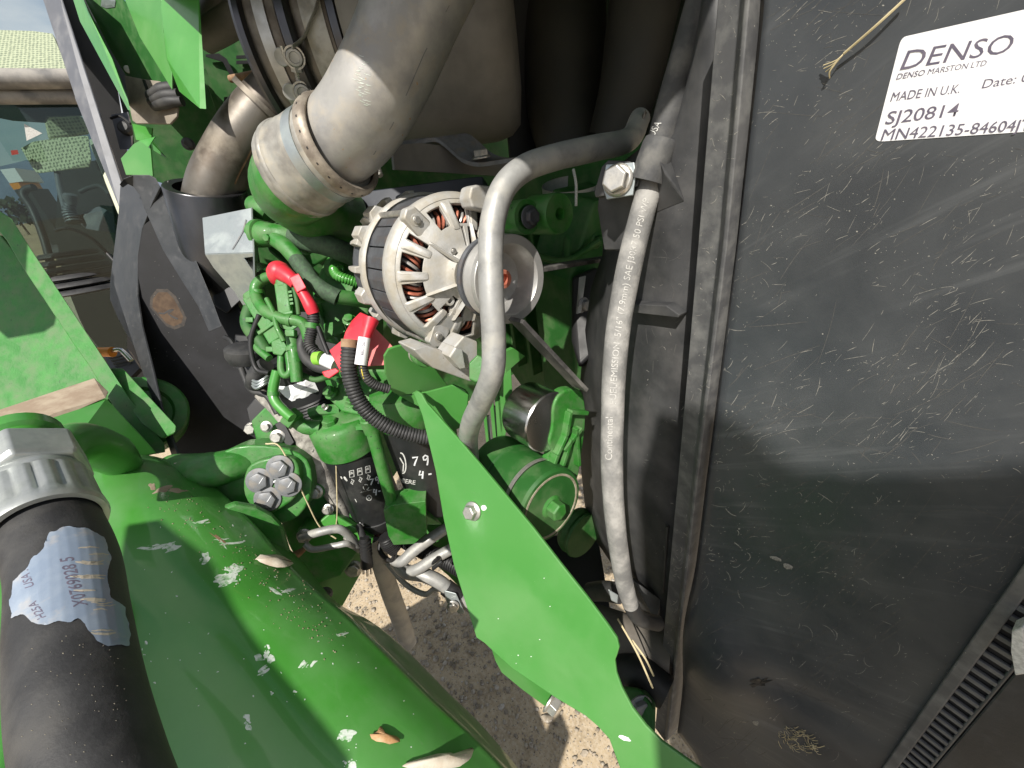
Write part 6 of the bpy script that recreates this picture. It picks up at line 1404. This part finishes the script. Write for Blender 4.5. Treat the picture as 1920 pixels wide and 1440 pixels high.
for k in range(6):
    ob('fold', lathe(V(128 + k*6, 478 + k*13, 1.75), w_from_c(Vector((.1, .75, .35))), [(-.014, .085 + .012*k), (-.006, .10 + .013*k), (.002, .105 + .013*k), (.008, .09 + .013*k)], 40), RUB, t, smooth=50)
o = ob('steering_rim', tube([V(150, 360, 1.8), V(168, 352, 1.8), V(190, 350, 1.78), V(212, 376, 1.76), V(220, 420, 1.75)], .009, seg=10), DKINT, None); tag(o, 'thin dark steering wheel rim inside the cab', 'steering wheel')
o = ob('console', hull([V(x, y, z) for x, y, z in ((145, 402, 1.8), (185, 385, 1.8), (216, 400, 1.78), (222, 440, 1.78), (160, 430, 1.8), (150, 420, 1.95), (220, 420, 1.95))]), PILL, None, smooth=20, bev=.01); tag(o, 'grey console under the steering wheel in the cab', 'console')
o = ob('cable_loop', tube([V(104, 432, 1.72), V(125, 428, 1.71), V(160, 440, 1.70), (V(185, 458, 1.70)), V(215, 490, 1.7)], .007, seg=10), BLK, None); tag(o, 'black cable loop crossing the lower windscreen', 'cable')
t = thing('floor_lever', 'orange handled lever with a bent steel stem beside the loader mast', 'lever', V(200, 660, 1.1))
ob('handle', tube([V(184, 660, 1.0), V(196, 660, 1.0), V(211, 660, 1.0)], [.0115, .0115, .0125], seg=16, n=2), ORG, t)
ob('stem', tube([V(208, 658, 1.0), V(224, 656, 1.0), V(234, 663, 1.0), V(246, 676, 1.0)], .0055, seg=10), STEEL, t)
t = thing('cab_step', 'black ribbed cab step mat behind the orange lever', 'step', V(225, 680, 1.15))
ob('tread', pprism([(195, 665), (240, 655), (262, 690), (240, 712), (205, 690)], pln(V(195, 665, 1.12), V(240, 655, 1.12), V(240, 712, 1.04)), .01), BLK, t, smooth=0)
for k in range(6): ob('tread_bar', tube([V(206 + k*4, 672 + k*5, 1.08), V(238 + k*3, 664 + k*6, 1.08)], .0035, seg=6, n=1), RUB, t)
# parked truck far off
t = thing('parked_truck', 'distant white box truck with an orange lower edge far beyond the cab', 'truck', onp(15, 340, Vector((-20, 0, 0)), X))
a = onp(0, 318, Vector((-20, 0, 0)), X); b = onp(44, 340, Vector((-20, 0, 0)), X)
bx = lambda x0, x1, z0, z1, y0=-20.0: prism([Vector((-20, x0, z0)), Vector((-20, x1, z0)), Vector((-20, x1, z1)), Vector((-20, x0, z1))], X*-2)
yl, yr = a.y, b.y; zt, zb = a.z, b.z
ob('box', bx(yl, yr, zb, zt), WHT, t, smooth=0); ob('side_stripe', bx(yl - .01, yl + (yr-yl)*.6, zb - .18, zb - .01), ORG, t, smooth=0)
ob('chassis', bx(yl, yr, .5, zb - .2), DKINT, t, smooth=0)
for k in (.2, .8): ob('wheel', lathe(Vector((-20.3, yl + (yr-yl)*k, .5)), Y, [(-.15, .5), (.15, .5)], 20), RUB, t)
# ================================================================== sheet added outside the frame to shade the lower half of the black panel
SHP = [(1245, 735), (1330, 765), (1405, 800), (1450, 850), (1500, 880), (1620, 890), (1800, 880), (2150, 850), (2150, 1750), (1330, 1750), (1230, 1420), (1215, 1200), (1200, 900)]
YS = -.45
def toward_sun(p): return p + SUN * ((YS - p.y) / SUN.y)
t = thing('panel_shade_sheet', 'added green sheet out of view on the right that shades the black panel', 'shield', toward_sun(onY(1700, 1200, PY0)))
ob('sheet', prism([toward_sun(onY(x, y, PY0)) for x, y in SHP], -Y*.004), GPLATE, t, smooth=0, bev=.001)

# plate added out of view to shade the near, left part of the arm
LP = [(236, 985), (300, 975), (385, 1040), (425, 1110), (500, 1240), (655, 1420), (690, 1480), (640, 1560), (300, 1560), (262, 1250)]
pts = []
for x, y in LP:
    q, n = hit(AB, x, min(y, 1439))
    if q is not None: pts.append(q + SUN*.75 + (X*.05 - Y*.05)*(y > 1439))
t = thing('arm_shade_plate', 'added green plate outside the frame on the left that shades the loader arm', 'plate', sum(pts, Vector())/len(pts))
o = ob('plate', hull(pts + [p + SUN*.03 for p in pts]), GREEN, t, smooth=0)
# front tyre below the frame: its lugs throw the toothed shadow on the gravel
tc0 = Vector((-.16, -.70, .62)); KT = .86
t = thing('tractor_wheel', 'black lugged front tractor tyre standing below the frame', 'tyre', tc0)
ob('carcass', lathe(tc0, Y, [(-.22, .33), (-.22, .50), (-.18, .565), (-.1, .585), (.1, .585), (.18, .565), (.22, .50), (.22, .33)], 64), RUB, t)
ob('rim', lathe(tc0, Y, [(-.16, .34), (-.14, .26), (.0, .24), (.02, .05), (.03, 0)], 40), YEL, t)
for i in range(16):
    for sgn in (1, -1):
        a = 2*math.pi*(i + .25*(sgn > 0))/16
        d0, d1 = (Vector((math.cos(q), 0, math.sin(q))) for q in (a, a + .18))
        ob('lug', hull([tc0 + d0*r + Y*sgn*.02 + d0.cross(Y)*w for r in (.565, .63) for w in (-.025, .025)] + [tc0 + d1*r + Y*sgn*.22 + d1.cross(Y)*w for r in (.53, .62) for w in (-.03, .03)]), RUB, t, smooth=0)

# ================================================================== small fittings that fill the bay
hb = thing('tensioner_cover', 'black rounded cover with a bolt in the shade left of the fan shroud', 'cover', V(1090, 580, .64))
ob('cover', hull([V(x, y, z) for x, y, z in ((1072, 520, .63), (1118, 500, .62), (1135, 520, .62), (1120, 660, .60), (1085, 690, .60), (1070, 640, .62), (1075, 520, .72), (1130, 520, .72), (1100, 690, .70))]), BLK, hb, smooth=30, bev=.006)
ob('bolt', hexhead(V(1093, 572, .612), AX, .0085, .010, 1.4), BOLTD, hb, smooth=30)
ob('strip', prism([V(1086, 520, .615), V(1096, 517, .612), V(1087, 585, .605), (V(1080, 588, .605))], AX*.003), PULL, hb, smooth=0)
t = thing('green_link', 'slim green cast link crossing the shade above the belt', 'link', V(1080, 470, .62))
ob('link', tube([V(1000, 478, .66), V(1060, 488, .65), V(1125, 450, .63)], .008, seg=12, flat=.7), GDUST, t)
ob('link', tube([V(1062, 488, .65), V(1066, 430, .66), V(1060, 405, .66)], .007, seg=12, flat=.7), GDUST, t)
# bolts and ribs on the intake casting
eb_ = bpy.data.objects['engine_block']
for x, y, z in ((655, 600, .655), (672, 545, .68), (600, 560, .665), (575, 470, .70), (622, 455, .72)):
    ob('bolt', hexhead(V(x, y, z), w_from_c(Vector((.1, -.45, -.9))), .008, .009, 1.4, rot=rnd.random()), GCAST, eb_, smooth=30, bev=.0006)
# ties and tape on the harness
wh = bpy.data.objects['wiring_harness']
def ring(px, py, z, dx, dy, r, m, parent, L_=.006):
    d = (V(px + dx, py + dy, z) - V(px, py, z)).normalized(); p = V(px, py, z)
    ob('tie', tube([p, p + d*L_], r, seg=16, n=1), m, parent, smooth=40)
for a in ((483, 545, .619, 1, 6, .0094), (500, 584, .604, 5, 5, .0094), (540, 600, .599, 6, 1, .0096), (553, 672, .605, 1, 6, .0096), (548, 650, .606, 1, 6, .0096), (513, 735, .62, 0, 6, .0086)):
    ring(*a, GCAST, wh)
for a in ((465, 600, .641, 0, 6, .0112), (476, 628, .634, 4, 5, .0112)): ring(*a, BLK, wh)
def wire(pts, r, m, name='cable', parent=wh): return ob(name, tube([V(*p) for p in pts], r, seg=10, n=8), m, parent)
wire([(500, 560, .60), (512, 585, .595), (520, 615, .59), (532, 640, .59)], .0036, GCAST)
wire([(545, 520, .602), (556, 560, .598), (560, 590, .597)], .0032, GDUST)
wire([(486, 590, .615), (470, 640, .62), (480, 690, .625), (505, 700, .62)], .0038, BLK)
wire([(596, 612, .59), (606, 640, .592), (616, 664, .592)], .0034, BLK)
wire([(560, 700, .62), (590, 712, .62), (620, 706, .615), (640, 715, .60)], .0045, GDUST)
wire([(452, 690, .70), (470, 730, .70), (500, 742, .70), (520, 775, .70)], .005, RUB)
for x, y, z in ((470, 600, .628), (508, 655, .618)):
    ob('latch', box(V(x, y, z), cr*.006, cd*.004, cf*.004), GCAST, wh, smooth=0, bev=.001)
# painted-over plug and hexagon on the filter head, and thin lines
fm = bpy.data.objects['fuel_manifold']
ob('bleed_screw', hexhead(V(612, 765, .685), w_from_c(Vector((-.5, -.6, -.6))), .0045, .008, 1.3), BOLT, fm, smooth=30)
ob('plug', hexhead(V(660, 757, .665), w_from_c(Vector((0, -.8, -.6))), .009, .010, 1.3), GCAST, fm, smooth=30, bev=.0006)
ob('rib', hull([V(x, y, z) for x, y, z in ((640, 800, .668), (690, 800, .655), (690, 806, .655), (640, 808, .668), (660, 790, .672))]), GCAST, fm, smooth=30, bev=.001)
o = ob('sender_lead', tube([V(742, 1032, .745), V(736, 1050, .76), V(722, 1046, .77), V(712, 1030, .78), V(716, 1005, .79)], .0045, seg=10, n=8), BLK, None); tag(o, 'black sender lead looping beside the connector under the red bowl', 'cable')
o = ob('cable_tie', tube([V(830, 1052, .70), V(822, 1058, .70), V(812, 1066, .705)], .0035, seg=8, n=2), BLK, None); tag(o, 'black cable tie tail standing on the steel pipe', 'cable tie')
# extra fasteners on the frame casting
fc_ = bpy.data.objects['side_rail']
for x, y, z in ((615, 955, .735), (655, 1010, .745), (500, 800, .715)):
    ob('bolt', hexhead(V(x, y, z), FN, .0075, .009, 1.4, rot=rnd.random()), BOLT, fc_, smooth=30, bev=.0005)
# grime in the corners of the loader boom: mud crumbs
MUDC = mat('mud_crumbs', (.2, .15, .1), (.3, .24, .17), sc=60, r=.95)
fl = bpy.data.objects['front_loader']
bm = bmesh.new()
for _ in range(260):
    k = rnd.random(); x = 300 + 330*k + rnd.gauss(0, 26); y = 905 + 300*k + rnd.gauss(0, 22)
    q, n = hit(AB, x, y, 0)
    if q:
        s = rnd.uniform(.0003, .0012)
        iv_ = bmesh.ops.create_icosphere(bm, subdivisions=1, radius=s, matrix=Matrix.Translation(q) @ Matrix.Diagonal((1, 1, .6, 1)))
o = ob('mud_crumbs', bm, MUDC, fl, smooth=60); o['kind'] = 'stuff'
